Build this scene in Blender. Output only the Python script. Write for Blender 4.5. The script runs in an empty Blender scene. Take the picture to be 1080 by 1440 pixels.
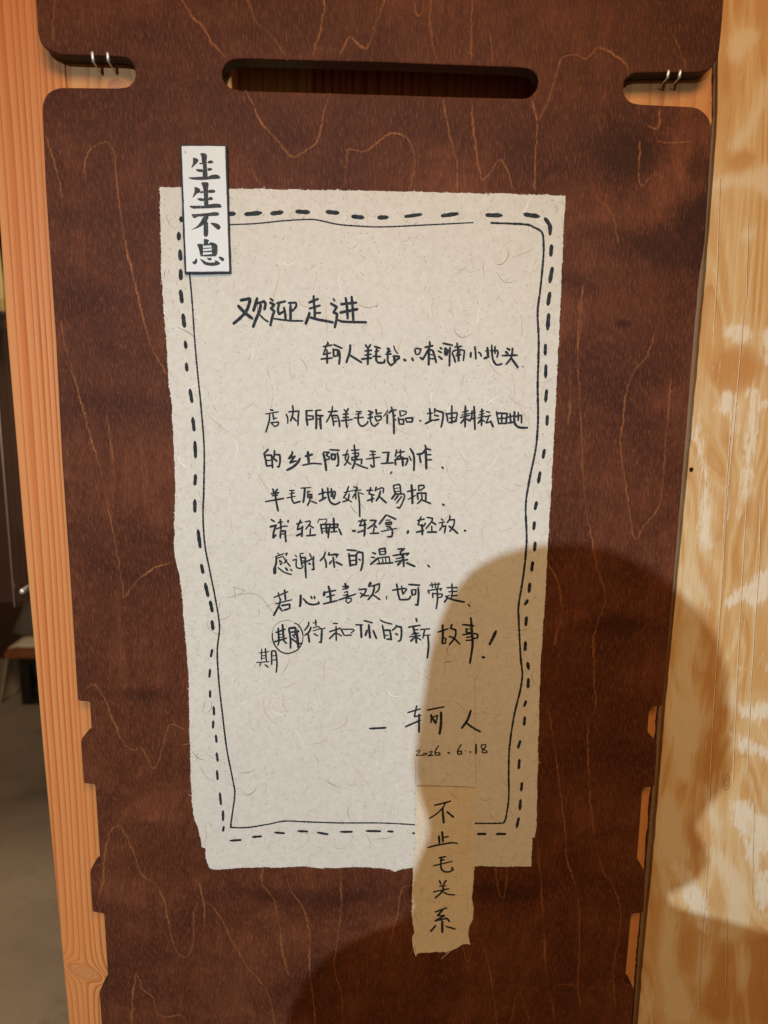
import bpy, bmesh, math, random
import numpy as np
from mathutils import Vector, Matrix, noise as mnoise
from mathutils.geometry import delaunay_2d_cdt

random.seed(7); RNG = np.random.default_rng(11)
S = bpy.context.scene
COL = S.collection

# ------------------------------------------------------------------ camera
F_PX = 1000.0                                    # focal length in photo pixels (1080 x 1440)
def _n(v): v = np.array(v, float); return v/np.linalg.norm(v)
_down = _n([447-540, 6200-720, F_PX])            # where the plumb lines of the panel meet
_x = np.array([1, .0147, .0244]); _x = _n(_x-_down*(_x@_down))
_Z = -_down; _Y = np.cross(_Z, _x)
ROT = np.stack([_x, _Y, _Z])                     # camera axes -> world
CAM = np.array([0, -.69015, 1.5])
cam_data = bpy.data.cameras.new('camera'); cam = bpy.data.objects.new('camera', cam_data); COL.objects.link(cam)
cam_data.sensor_width = 36; cam_data.lens = F_PX/1440*36
cam_data.clip_start = .01; cam_data.clip_end = 60
m = Matrix.Identity(4)
for i in range(3):
    m[i][0] = ROT[i][0]; m[i][1] = -ROT[i][1]; m[i][2] = -ROT[i][2]; m[i][3] = CAM[i]
cam.matrix_world = m
cam_data.dof.use_dof = True; cam_data.dof.focus_distance = .70; cam_data.dof.aperture_fstop = 5
S.camera = cam

# ------------------------------------------------------------------ light
world = bpy.data.worlds.new('World'); S.world = world; world.use_nodes = True
bg = world.node_tree.nodes['Background']
bg.inputs['Color'].default_value = (1.0, .68, .40, 1); bg.inputs['Strength'].default_value = .135

KEY = Vector((-.36, -2.8, 2.12))
def lamp(name, kind, loc, target, energy, color, **kw):
    d = bpy.data.lights.new(name, kind); d.energy = energy; d.color = color
    for k, v in kw.items(): setattr(d, k, v)
    o = bpy.data.objects.new(name, d); COL.objects.link(o); o.location = loc
    o.rotation_euler = (Vector(target)-Vector(loc)).to_track_quat('-Z', 'Y').to_euler()
    return o
lamp('spot_lamp', 'SPOT', KEY, (-.09, 0, 1.08), 288, (.615, .815, 1.0), spot_size=math.radians(36), spot_blend=.9, shadow_soft_size=.010)
lamp('ceiling_lamp', 'AREA', (.35, -2.1, 3.2), (.05, 0, 1.1), 57, (1.0, .64, .33), shape='RECTANGLE', size=1.6, size_y=.8)
lamp('background_fill', 'AREA', (-1.25, .55, 2.4), (-1.1, 1.0, 0), 34, (1.0, .74, .48), shape='RECTANGLE', size=.8, size_y=.8)  # unseen light, added to brighten the floor and table at left

S.view_settings.view_transform = 'Standard'; S.view_settings.look = 'None'
S.view_settings.exposure = 0; S.view_settings.gamma = 1
S.render.engine = 'CYCLES'
S.cycles.use_denoising = True
S.cycles.max_bounces = 6

# ------------------------------------------------------------------ measuring helpers
def W(px, py, y=0.0):
    """photo measurement -> point of the vertical plane at depth y"""
    r = ROT@np.array([(px-540)/F_PX, (py-720)/F_PX, 1.0])
    p = CAM+r*((y-CAM[1])/r[1]); return (float(p[0]), float(y), float(p[2]))
def X2(px, py, y=0.0): p = W(px, py, y); return (p[0], p[2])
def scale_at(px, py, y=0.0): a = X2(px, py, y); b = X2(px+1, py, y); return math.hypot(a[0]-b[0], a[1]-b[1])
def on_floor(px, py):
    r = ROT@np.array([(px-540)/F_PX, (py-720)/F_PX, 1.0]); p = CAM-r*(CAM[2]/r[2]); return p
def PTS(s): return [tuple(float(q) for q in t.split(',')) for t in s.split()]

# ------------------------------------------------------------------ object helpers
def tag(o, label=None, cat=None, group=None, kind=None):
    if label: o['label'] = label
    if cat: o['category'] = cat
    if group: o['group'] = group
    if kind: o['kind'] = kind
    return o
def link(o, parent=None):
    COL.objects.link(o)
    if parent is not None:
        o.parent = parent; o.matrix_parent_inverse = Matrix.Translation(parent.location).inverted()
    return o
def empty(name, loc): o = bpy.data.objects.new(name, None); o.empty_display_size = .05; o.location = loc; COL.objects.link(o); return o
def mesh(name, verts, faces, mats, parent=None, fm=None, smooth=False, origin=None):
    if not isinstance(mats, (list, tuple)): mats = [mats]
    org = Vector(origin) if origin is not None else Vector((0, 0, 0))
    me = bpy.data.meshes.new(name)
    me.from_pydata([Vector(v)-org for v in verts], [], faces)
    for mt in mats: me.materials.append(mt)
    if fm is not None: me.polygons.foreach_set('material_index', fm)
    if smooth: me.polygons.foreach_set('use_smooth', [True]*len(me.polygons))
    me.update()
    o = bpy.data.objects.new(name, me); o.location = org
    return link(o, parent)
class MB:
    """collects verts / faces / material index"""
    def __init__(s): s.v = []; s.f = []; s.m = []
    def add(s, v, f, m=0):
        o = len(s.v); s.v += [tuple(p) for p in v]; s.f += [tuple(i+o for i in q) for q in f]; s.m += [m]*len(f)
    def box(s, a, b, m=0):
        (x0, y0, z0), (x1, y1, z1) = a, b
        v = [(x, y, z) for x in (x0, x1) for y in (y0, y1) for z in (z0, z1)]
        s.add(v, [(0, 1, 3, 2), (4, 6, 7, 5), (0, 4, 5, 1), (2, 3, 7, 6), (0, 2, 6, 4), (1, 5, 7, 3)], m)
    def tube(s, pts, r, n=10, m=0, caps=True):
        pts = [Vector(p) for p in pts]; rs = r if isinstance(r, (list, tuple)) else [r]*len(pts)
        v = []; f = []; ref = None
        for i, p in enumerate(pts):
            t = (pts[min(i+1, len(pts)-1)]-pts[max(i-1, 0)]).normalized()
            if ref is None: ref = t.orthogonal().normalized()
            u = (ref-t*ref.dot(t)).normalized(); ref = u; w = t.cross(u)
            for k in range(n):
                a = 2*math.pi*k/n; v.append(p+(u*math.cos(a)+w*math.sin(a))*rs[i])
        for i in range(len(pts)-1):
            for k in range(n):
                f.append((i*n+k, i*n+(k+1) % n, (i+1)*n+(k+1) % n, (i+1)*n+k))
        if caps: f += [tuple(reversed(range(n))), tuple(range((len(pts)-1)*n, len(pts)*n))]
        s.add(v, f, m)
    def rings(s, rings, n=28, m=0):
        """ellipse rings (centre, half width x, half depth y)"""
        v = []; f = []
        for c, a, b in rings:
            for k in range(n):
                t = 2*math.pi*k/n; v.append((c[0]+a*math.cos(t), c[1]+b*math.sin(t), c[2]))
        for i in range(len(rings)-1):
            for k in range(n): f.append((i*n+k, i*n+(k+1) % n, (i+1)*n+(k+1) % n, (i+1)*n+k))
        f += [tuple(reversed(range(n))), tuple(range((len(rings)-1)*n, len(rings)*n))]
        s.add(v, f, m)
    def build(s, name, mats, parent=None, smooth=False, origin=None): return mesh(name, s.v, s.f, mats, parent, s.m, smooth, origin)
def bevel(o, w, seg=2):
    b = o.modifiers.new('bevel', 'BEVEL'); b.width = w; b.segments = seg; b.limit_method = 'ANGLE'; b.angle_limit = math.radians(40); return o

# ------------------------------------------------------------------ materials
class NT:
    def __init__(s, name, rough=.6, spec=.4):
        s.mat = bpy.data.materials.new(name); s.mat.use_nodes = True; s.t = s.mat.node_tree
        s.b = s.t.nodes['Principled BSDF']; s.b.inputs['Roughness'].default_value = rough
        s.b.inputs['Specular IOR Level'].default_value = spec
    def n(s, kind, **kw):
        nd = s.t.nodes.new(kind)
        for k, v in kw.items(): setattr(nd, k, v)
        return nd
    def l(s, a, b): s.t.links.new(a, b)
    def put(s, sock, v):
        if hasattr(v, 'is_output') or isinstance(v, bpy.types.NodeSocket): s.l(v, sock)
        else: sock.default_value = v
    def math(s, op, a, b=0.0, c=0.0, clamp=False):
        nd = s.n('ShaderNodeMath', operation=op, use_clamp=clamp)
        for i, q in enumerate((a, b, c)): s.put(nd.inputs[i], q)
        return nd.outputs[0]
    def pos(s):
        g = s.n('ShaderNodeNewGeometry'); sp = s.n('ShaderNodeSeparateXYZ'); s.l(g.outputs['Position'], sp.inputs[0])
        return sp.outputs[0], sp.outputs[1], sp.outputs[2]
    def vec(s, x, y, z):
        c = s.n('ShaderNodeCombineXYZ')
        for i, q in enumerate((x, y, z)): s.put(c.inputs[i], q)
        return c.outputs[0]
    def noise(s, vec, scale=1.0, detail=3.0, rough=.55, dist=0.0):
        nd = s.n('ShaderNodeTexNoise'); s.put(nd.inputs['Vector'], vec)
        nd.inputs['Scale'].default_value = scale; nd.inputs['Detail'].default_value = detail
        nd.inputs['Roughness'].default_value = rough; nd.inputs['Distortion'].default_value = dist
        return nd.outputs['Fac']
    def ramp(s, fac, stops, interp='LINEAR'):
        r = s.n('ShaderNodeValToRGB'); r.color_ramp.interpolation = interp; s.put(r.inputs[0], fac)
        e = r.color_ramp.elements
        while len(e) < len(stops): e.new(.5)
        for i, (p, c) in enumerate(stops):
            e[i].position = p; e[i].color = (c, c, c, 1) if isinstance(c, (int, float)) else (*c, 1)
        return r.outputs[0]
    def mix(s, fac, a, b, mode='MIX'):
        nd = s.n('ShaderNodeMix', data_type='RGBA', blend_type=mode); s.put(nd.inputs[0], fac)
        for sock, q in ((nd.inputs[6], a), (nd.inputs[7], b)): s.put(sock, (*q, 1) if isinstance(q, tuple) and len(q) == 3 else q)
        return nd.outputs[2]
    def bump(s, h, strength, dist):
        b = s.n('ShaderNodeBump'); b.inputs['Strength'].default_value = strength; b.inputs['Distance'].default_value = dist
        s.l(h, b.inputs['Height']); s.l(b.outputs[0], s.b.inputs['Normal'])
    def color(s, c): s.put(s.b.inputs['Base Color'], (*c, 1) if isinstance(c, tuple) else c); return s.mat

def plain(name, c, rough=.6, spec=.4, metal=0, var=.12, scale=60):
    t = NT(name, rough, spec); x, y, z = t.pos(); f = t.noise(t.vec(x, y, z), scale, 4)
    t.b.inputs['Metallic'].default_value = metal
    return t.color(t.mix(f, tuple(q*(1-var) for q in c), tuple(min(1, q*(1+var)) for q in c)))

def stained(name, line):
    """dark stained veneer; line = True adds the pale seam colour carried by the 'seam' attribute"""
    t = NT(name, .58, .11); x, y, z = t.pos()
    fine = t.noise(t.vec(t.math('MULTIPLY', x, 640), 0, t.math('MULTIPLY', z, 60)), 1, 5, .75, .5)
    lean = t.math('ADD', x, t.math('MULTIPLY', z, .10))
    flick = t.noise(t.vec(t.math('MULTIPLY', lean, 1050), 3, t.math('MULTIPLY', z, 120)), 1, 4, .8, .4)
    blot = t.noise(t.vec(t.math('MULTIPLY', x, 10), 5, t.math('MULTIPLY', z, 13)), 1, 4, .6, .5)
    bands = t.noise(t.vec(t.math('MULTIPLY', x, 2.2), 9, t.math('MULTIPLY', z, 14)), 1, 3, .5, .3)
    column = t.noise(t.vec(t.math('MULTIPLY', x, 70), 6, t.math('MULTIPLY', z, 5)), 1, 4, .6, .3)
    pores = t.ramp(fine, [(.34, 0.0), (.66, 1.0)])
    c = t.ramp(blot, [(.30, (.056, .0145, .0062)), (.5, (.118, .0325, .0130)), (.70, (.200, .0620, .0255))])
    c = t.mix(t.ramp(bands, [(.45, 0.0), (.72, .55)]), c, (.040, .0125, .0080))
    c = t.mix(t.ramp(column, [(.40, .35), (.60, 0.0)]), c, (.050, .0150, .0082))
    ct = t.math('FRACT', t.math('MULTIPLY', t.noise(t.vec(t.math('MULTIPLY', x, 9), 14, t.math('MULTIPLY', z, 2.6)), 1, 2, .45, .5), 13))
    c = t.mix(t.ramp(ct, [(.0, .30), (.45, 0.0), (.86, 0.0), (1.0, .30)]), c, (.048, .0130, .0062))
    c = t.mix(t.math('MULTIPLY', pores, .66), c, (.036, .0095, .0050))
    c = t.mix(t.ramp(flick, [(.50, 0.0), (.75, .62)]), c, (.310, .118, .050))
    for (px, py, rx, rz, k) in STAINS:                 # knots and dark stains in this veneer
        cx, cz = X2(px, py)
        dx = t.math('DIVIDE', t.math('SUBTRACT', x, cx), rx); dz = t.math('DIVIDE', t.math('SUBTRACT', z, cz), rz)
        d = t.math('SQRT', t.math('ADD', t.math('MULTIPLY', dx, dx), t.math('MULTIPLY', dz, dz)))
        d = t.math('ADD', d, t.math('MULTIPLY', t.math('SUBTRACT', blot, .5), 2.2)); d = t.math('ADD', d, t.math('MULTIPLY', t.math('SUBTRACT', flick, .5), 1.6))
        c = t.mix(t.ramp(d, [(.10, k*.95), (1.25, 0.0)], 'EASE'), c, (.026, .0082, .0045))
    if line:
        a = t.n('ShaderNodeAttribute', attribute_name='seam').outputs['Fac']
        br = t.noise(t.vec(t.math('MULTIPLY', x, 500), 2, t.math('MULTIPLY', z, 260)), 1, 3, .7)
        a = t.math('MULTIPLY', a, t.ramp(br, [(.33, .05), (.60, 1.0)]))
        c = t.mix(a, c, (.340, .130, .044))
    t.bump(t.math('ADD', fine, t.math('MULTIPLY', flick, .5)), .45, .0006)
    r = t.ramp(fine, [(.3, .64), (.7, .50)]); t.l(r, t.b.inputs['Roughness'])
    return t.color(c)
STAINS = [(895, 215, .060, .034, .75), (985, 235, .045, .02, .6), (985, 300, .05, .030, .75), (940, 350, .10, .028, .7), (810, 395, .06, .02, .5),
          (860, 880, .09, .016, .6), (700, 1255, .09, .02, .5), (200, 975, .05, .012, .6), (190, 1160, .05, .014, .5), (420, 1260, .10, .014, .4), (330, 45, .04, .016, .25),
          (876, 455, .012, .008, .9), (90, 300, .03, .02, .3)]

def pine(name, freq, light, mid, dark, warp=.004, knot=None, shift=0.0, knotcol=(.52, .215, .070)):
    t = NT(name, .55, .35); x, y, z = t.pos()
    u = t.math('ADD', x, t.math('MULTIPLY', t.math('SUBTRACT', t.noise(t.vec(t.math('MULTIPLY', x, 4), shift, t.math('MULTIPLY', z, 1.6)), 1, 2), .5), warp*2))
    inside = None
    if knot:
        kx, kz, rx, rz, tilt = knot
        ax = t.math('SUBTRACT', x, kx); az = t.math('SUBTRACT', z, kz)
        ca, sa = math.cos(tilt), math.sin(tilt)
        ex = t.math('DIVIDE', t.math('ADD', t.math('MULTIPLY', ax, ca), t.math('MULTIPLY', az, sa)), rx)
        ez = t.math('DIVIDE', t.math('SUBTRACT', t.math('MULTIPLY', az, ca), t.math('MULTIPLY', ax, sa)), rz)
        r2 = t.math('ADD', t.math('MULTIPLY', ex, ex), t.math('MULTIPLY', ez, ez))
        u = t.math('SUBTRACT', u, t.math('DIVIDE', ax, t.math('MAXIMUM', r2, 1.0)))
        inside = r2
    v = t.math('MULTIPLY', u, freq)
    v = t.math('ADD', v, t.math('MULTIPLY', t.noise(t.vec(t.math('MULTIPLY', v, .22), shift+3, t.math('MULTIPLY', z, .35)), 1, 4), 4.6))
    f = t.math('FRACT', v)
    c = t.ramp(f, [(0.0, light), (.28, light), (.62, mid), (.85, dark), (.93, dark), (.98, light), (1.0, light)])
    streak = t.noise(t.vec(t.math('MULTIPLY', x, 800), shift, t.math('MULTIPLY', z, 14)), 1, 4, .65)
    c = t.mix(t.ramp(streak, [(.35, .30), (.65, 0.0)]), c, mid)
    tone = t.noise(t.vec(t.math('MULTIPLY', x, 14), shift+1, t.math('MULTIPLY', z, 3)), 1, 3)
    c = t.mix(t.ramp(tone, [(.30, .75), (.65, 0.0)]), c, tuple(a*.25+b*.75 for a, b in zip(light, mid)))
    if inside:
        ring = t.math('FRACT', t.math('MULTIPLY', t.math('SQRT', inside), 3.4))
        kc = t.mix(t.ramp(ring, [(.3, 0.0), (.8, .45)]), knotcol, tuple(q*.72 for q in knotcol))
        c = t.mix(t.ramp(inside, [(.80, 1.0), (1.05, 0.0)]), c, kc)
        c = t.mix(t.ramp(inside, [(.75, 0.0), (.97, .75), (1.5, .35), (2.6, 0.0)]), c, dark)
    t.bump(t.math('ADD', f, t.math('MULTIPLY', streak, .6)), .10, .0005)
    return t.color(c)

def paper_mat(name, base, dark, lightc):
    t = NT(name, .88, .18); x, y, z = t.pos(); v = t.vec(x, y, z)
    big = t.noise(v, 7, 5, .7); med = t.noise(v, 150, 6, .72); fib = t.noise(t.vec(t.math('MULTIPLY', x, 900), 0, t.math('MULTIPLY', z, 420)), 1, 4, .7, .8)
    c = t.mix(t.ramp(big, [(.35, 0.0), (.65, 1.0)]), base, tuple(q*.95 for q in base))
    c = t.mix(t.ramp(med, [(.38, .45), (.60, 0.0)]), c, dark)
    c = t.mix(t.ramp(fib, [(.56, 0.0), (.75, .6)]), c, lightc)
    c = t.mix(t.ramp(fib, [(.22, .55), (.42, 0.0)]), c, dark)
    t.bump(t.math('ADD', t.math('MULTIPLY', med, .8), fib), .55, .0006)
    return t.color(c)

M_WOOD = stained('stained_veneer', False); M_SEAM = stained('stained_veneer_seam', True)
M_EDGE = plain('burnt_plywood_edge', (.020, .0085, .0055), .5, .4, var=.4, scale=300)
PL, PM, PD = (.57, .262, .088), (.55, .175, .043), (.37, .078, .014)
_k = X2(119, 1367, .018)
M_PINE_POST = pine('pine_post_wood', 165, PL, PM, PD, .003, (_k[0], _k[1], .0085, .0205, math.radians(62)), 0)
_k = X2(165, 124, .018)
M_PINE_BOARD = pine('pine_board_wood', 48, (.60, .30, .105), (.56, .25, .085), (.46, .17, .05), .006, (_k[0], _k[1], .009, .008, 0), 4, (.50, .21, .10))
M_PINE_RIGHT = pine('pine_batten_wood', 55, (.58, .27, .085), (.52, .21, .06), (.42, .14, .036), .006, None, 8)
M_BACK_A = pine('cavity_board_wood', 130, (.78, .44, .15), (.66, .32, .09), (.42, .17, .045), .004, None, 12)
M_BACK_B = pine('red_cavity_board_wood', 110, (.76, .24, .085), (.60, .16, .05), (.26, .055, .015), .004, None, 15)
M_PAPER = paper_mat('handmade_paper', (.635, .60, .525), (.50, .46, .385), (.71, .69, .63))
M_STRIP = paper_mat('strip_paper', (.68, .585, .435), (.55, .455, .32), (.74, .66, .53))
M_FIB = [plain('fibre_brown', (.20, .105, .052), .8, .2), plain('fibre_tan', (.40, .27, .16), .8, .2), plain('fibre_dark', (.085, .06, .042), .8, .2), plain('fibre_white', (.80, .77, .70), .5, .5)]
def ink_mat(name, c, k):
    t = NT(name, .60, .12); x, y, z = t.pos(); f = t.noise(t.vec(x, y, z), 420, 4, .75)
    return t.color(t.mix(t.ramp(f, [(.42, 0.0), (.75, 1.0)]), c, tuple(q*k for q in c)))
M_INK = ink_mat('marker_ink', (.0115, .0135, .0155), 4.5)
M_PENCIL = plain('pencil_grey', (.40, .39, .36), .7, .2)
M_CARD = plain('black_card', (.012, .011, .010), .6, .3, var=.5, scale=200)
M_LABELPAPER = plain('white_print_paper', (.64, .655, .64), .55, .35, var=.035, scale=150)
def block_print():
    t = NT('block_print_ink', .6, .3); x, y, z = t.pos()
    f = t.noise(t.vec(t.math('MULTIPLY', x, 1500), 0, t.math('MULTIPLY', z, 520)), 1, 3, .7, .7)
    return t.color(t.ramp(f, [(.50, (.014, .015, .015)), (.60, (.035, .036, .035)), (.74, (.42, .42, .40))]))
M_PRINT = block_print()
M_STEEL = plain('bright_wire', (.80, .82, .84), .42, .6, .75, .05)
M_HOLE = plain('dark_hole', (.006, .005, .004), .8, .2)
# ------------------------------------------------------------------ the setting behind: floor, wall
def concrete():
    t = NT('worn_concrete', .55, .35); x, y, z = t.pos(); v = t.vec(x, y, 0)
    a = t.noise(v, 1.6, 5, .6, .6); b = t.noise(v, 9, 5, .65); c0 = t.noise(v, 70, 3, .6)
    c = t.ramp(a, [(.30, (.150, .125, .098)), (.55, (.235, .200, .160)), (.75, (.275, .240, .195))])
    c = t.mix(t.ramp(b, [(.56, 0.0), (.74, .55)]), c, (.105, .090, .072)); c = t.mix(t.ramp(c0, [(.4, .12), (.6, 0.0)]), c, (.12, .10, .08))
    t.bump(b, .15, .004); return t.color(c)
tag(mesh('floor', [(-6, -5, 0), (4, -5, 0), (4, 6, 0), (-6, 6, 0)], [(0, 1, 2, 3)], concrete()), kind='structure')
bw = MB(); bw.box((-5, 2.98, 0), (2, 3.08, 3.2))
tag(bw.build('wall', plain('dark_brown_boarding', (.040, .020, .011), .5, .3, var=.5, scale=3), origin=(-1.5, 3.03, 0)), kind='structure')

# low display table far behind on the left
yT = 2.43
M_BLACK = plain('black_steel', (.010, .009, .008), .45, .4)
def wx(px, py, y): return W(px, py, y)[0]
def wz(px, py, y): return W(px, py, y)[2]
tx0 = wx(8, 915, yT); tz1 = wz(11, 915.5, yT); tz0 = wz(11, 924, yT)
table = tag(empty('display_table', (tx0+.55, yT+.3, 0)), 'low display table with brown timber top on black steel legs, behind the pine post', 'table')
tb = MB(); tb.box((tx0, yT-.02, tz0), (tx0+1.1, yT+.50, tz1)); bevel(tb.build('tabletop', plain('oiled_timber', (.22, .075, .032), .5, .4, var=.25, scale=14), table), .004)
lw = .045
for lx in (tx0+.055, tx0+1.0):
    for ly in (yT, yT+.43):
        lg = MB(); lg.box((lx, ly, 0), (lx+lw, ly+lw, tz0)); lg.build('leg', M_BLACK, table)
for ly in (yT, yT+.43):
    rl = MB(); rl.box((tx0+.055+lw, ly+.004, .0), (tx0+1.0, ly+lw-.004, .035)); rl.build('bottom_rail', M_BLACK, table)
    rl = MB(); rl.box((tx0+.055+lw, ly+.004, tz0-.04), (tx0+1.0, ly+lw-.004, tz0)); rl.build('top_rail', M_BLACK, table)
# white cloth draped over the table end
M_CLOTH = plain('cream_cloth', (.62, .56, .45), .85, .2, var=.08, scale=18)
cv = []; cf = []; nx, ny = 26, 14
for j in range(ny+1):
    for i in range(nx+1):
        s = i/nx*.95-.30; yy = yT+.04+.42*j/ny
        wob = .010*math.sin(j*1.3+1)+.006*math.sin(j*2.9)
        if s >= 0: p = (tx0+s, yy, tz1+.004+.002*math.sin(i*1.7+j))
        else: p = (tx0-.006-.05*(-s/.3)*(.6+.4*math.sin(j*.9))-abs(wob)*(-s/.3), yy-.05*(-s/.3), tz1+.004+s*(.95+.05*math.sin(j*.7)))
        cv.append(p)
for j in range(ny):
    for i in range(nx): a = j*(nx+1)+i; cf.append((a, a+1, a+nx+2, a+nx+1))
cl = mesh('table_cloth', cv, cf, M_CLOTH, None, None, True, origin=(tx0+.3, yT+.3, tz1)); tag(cl, 'cream cloth spread over the low display table and hanging off its end', 'cloth')
sd = cl.modifiers.new('thickness', 'SOLIDIFY'); sd.thickness = .002; sd.offset = 1
# grey felt cone standing on the cloth
cx = wx(58, 905, yT+.28); cb = tz1+.0075
vs = MB(); vs.rings([((cx, yT+.28, cb), .115, .115), ((cx, yT+.28, cb+.012), .118, .118), ((cx, yT+.28, cb+.06), .095, .095), ((cx, yT+.28, cb+.12), .068, .068), ((cx, yT+.28, cb+.19), .040, .040), ((cx, yT+.28, cb+.235), .022, .022), ((cx, yT+.28, cb+.25), .006, .006)], 40)
tag(vs.build('felt_cone', plain('grey_felt', (.105, .098, .09), .95, .1, var=.3, scale=40), None, True, origin=(cx, yT+.28, cb)), 'grey cone shaped felt piece standing on the cream cloth beside the pine post', 'ornament')
# dark cabinet side and acrylic sign sleeve
yC = 1.15
cab = MB(); cab.box((wx(-260, 640, yC), yC+.03, wz(10, 848, yC+.03)), (wx(36, 760, yC+.03)+.16, yC+.07, wz(10, 462, yC+.03)))
tag(bevel(cab.build('cabinet_door', plain('dark_cabinet', (.030, .012, .007), .45, .4, var=.35, scale=6), origin=(wx(-100, 640, yC), yC+.05, wz(10, 848, yC+.03))), .003), 'dark brown cabinet door hanging behind the clear acrylic sleeve', 'cabinet door')
ac = NT('clear_acrylic', .06, .5); ac.b.inputs['Transmission Weight'].default_value = 1.0; ac.b.inputs['IOR'].default_value = 1.40; ac.color((.97, .96, .93))
y0 = .55
sl = tag(empty('acrylic_sleeve', W(40, 850, y0)), 'clear acrylic sign sleeve with bright edges hanging left of the pine post', 'sign holder')
q = [W(-26, 420, y0), W(40, 420, y0), (0, 0, 0), (0, 0, 0)]
xa, xb = wx(22, 850, y0), wx(75, 850, y0)
za, zb = wz(22, 853, y0), wz(10, 420, y0)
skew = wx(1, 600, y0)-wx(22, 850, y0)
def sheet(nm, yy, dx):
    s = MB()
    for yk in (yy, yy+.003):
        s.v += [(xa+dx, yk, za), (xb+dx, yk, za+.012), (xb+dx+skew*0, yk, zb), (xa+dx, yk, zb)]
    s.f = [(0, 1, 2, 3), (7, 6, 5, 4), (0, 4, 5, 1), (1, 5, 6, 2), (2, 6, 7, 3), (3, 7, 4, 0)]; s.m = [0]*6
    return s.build(nm, ac.mat, sl)
sheet('front_sheet', y0, 0); sheet('rear_sheet', y0+.02, .004)
sc = W(31, 832, y0-.004)
so = MB(); so.tube([(sc[0], y0-.006, sc[2]), (sc[0], y0-.004, sc[2]), (sc[0], y0+.026, sc[2])], [.0035, .0045, .0045], 16); so.build('standoff_screw', M_STEEL, sl, True)
ed = MB(); ed.tube([(xa-.0012, y0-.0015, za), (xa-.0012, y0-.0015, zb)], .0017, 10); ed.build('polished_edge', plain('polished_acrylic_edge', (.24, .19, .14), .5, .5, 0), sl, True)
# brass vessel beside the cabinet door, with emission added for its lit look
yB = 1.12; bx, bz = wx(-34, 436, yB), wz(0, 452, yB)
bb = MB(); R0 = wx(6, 440, yB)-bx
bb.rings([((bx, yB, bz), R0*.7, R0*.7), ((bx, yB, bz+.004), R0*.96, R0*.96), ((bx, yB, bz+.022), R0, R0), ((bx, yB, bz+.024), R0*.98, R0*.98)], 40, 0)
bowl = tag(empty('brass_vessel', (bx, yB, bz)), 'brass lantern with dark steel rim beside the top of the dark cabinet door', 'vessel')
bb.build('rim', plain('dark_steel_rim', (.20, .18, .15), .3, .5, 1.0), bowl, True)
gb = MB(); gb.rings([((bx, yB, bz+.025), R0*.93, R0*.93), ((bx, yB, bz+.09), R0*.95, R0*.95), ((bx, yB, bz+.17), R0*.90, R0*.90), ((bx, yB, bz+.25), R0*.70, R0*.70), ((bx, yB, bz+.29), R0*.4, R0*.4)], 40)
mg = plain('brass_added_glow', (.62, .40, .10), .35, .5, .3); eb = mg.node_tree.nodes['Principled BSDF']; eb.inputs['Emission Color'].default_value = (1.0, .66, .22, 1); eb.inputs['Emission Strength'].default_value = .35
gb.build('vessel_body', mg, bowl, True)

# ------------------------------------------------------------------ timber behind the panel
YB = .018                                             # face of the posts = back of the panel
def board_from(name, left, right, mat, zlo, zhi, y0, depth, parent=None, n=160, jr=0.0, jl=0.0, zs=None):
    """upright board whose left / right edges follow measured lines [(px,py)...]"""
    def prep(e):
        pts = sorted(((W(px, py, y0)[2], W(px, py, y0)[0]) for px, py in e)); z = [p[0] for p in pts]; xx = [p[1] for p in pts]
        def f(q):
            if q <= z[0]: k = (xx[1]-xx[0])/(z[1]-z[0]); return xx[0]+k*(q-z[0])*.4
            if q >= z[-1]: k = (xx[-1]-xx[-2])/(z[-1]-z[-2]); return xx[-1]+k*(q-z[-1])*.4
            return float(np.interp(q, z, xx))
        return f
    fl, fr = prep(left), prep(right); v = []; f = []
    e = .0016
    for i in range(n+1):
        z = zlo+(zhi-zlo)*i/n
        a = fl(z)+jl*(mnoise.noise((3.1, z*70, 0))+.6*mnoise.noise((8.1, z*220, 0))); b = fr(z)+jr*(mnoise.noise((9.7, z*45, 0))+.8*mnoise.noise((1.3, z*190, 0)))
        v += [(a, y0+depth, z), (a, y0+e, z), (a+e*.3, y0+e*.3, z), (a+e, y0, z), (b-e, y0, z), (b-e*.3, y0+e*.3, z), (b, y0+e, z), (b, y0+depth, z)]
    for i in range(n):
        for k in range(8): f.append((i*8+k, i*8+(k+1) % 8, (i+1)*8+(k+1) % 8, (i+1)*8+k))
    f += [tuple(reversed(range(8))), tuple(range(n*8, n*8+8))]
    return mesh(name, v, [tuple(reversed(q)) for q in f], mat, parent, None, False, origin=((v[0][0]+v[7][0])/2, y0+depth/2, zlo))
LEFT_EDGE = PTS('-26,0 -12,170 1,340 8.3,457 24,640 32,740 47,900 60,1051 72,1180 89.6,1365 97,1440')
SPLIT = PTS('84,0 92,110 110,400 150,985 186,1440')
post = board_from('pine_post', LEFT_EDGE, SPLIT, M_PINE_POST, 0.0, 2.25, YB, .07)
tag(post, 'upright orange pine post with straight grain and an oval knot, left of the brown panel', 'timber post')
bd = board_from('pine_board', [(x+.6, y) for x, y in SPLIT], PTS('324.5,0 326,120 334,1440'), M_PINE_BOARD, 0.0, 2.25, YB+.0006, .036)
tag(bd, 'plain pine board with pale round knot, seen through the brown panel\'s left notch', 'board')
JOINT = PTS('1006,0 1003.5,100 1002.5,160 996,250 982,400 962.5,600 943,800 926,1000 918,1100 908,1220 897,1340 890,1440')
bat = board_from('pine_batten', PTS('800,0 790,400 770,1000 755,1440'), [(x-(1.2 if y < 900 else 2.0), y) for x, y in JOINT], M_PINE_RIGHT, 0.0, 2.25, YB, .036, n=600, jr=.0013)
tag(bat, 'orange pine batten with a splintered edge showing in the right notch of the brown panel', 'board')
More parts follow.
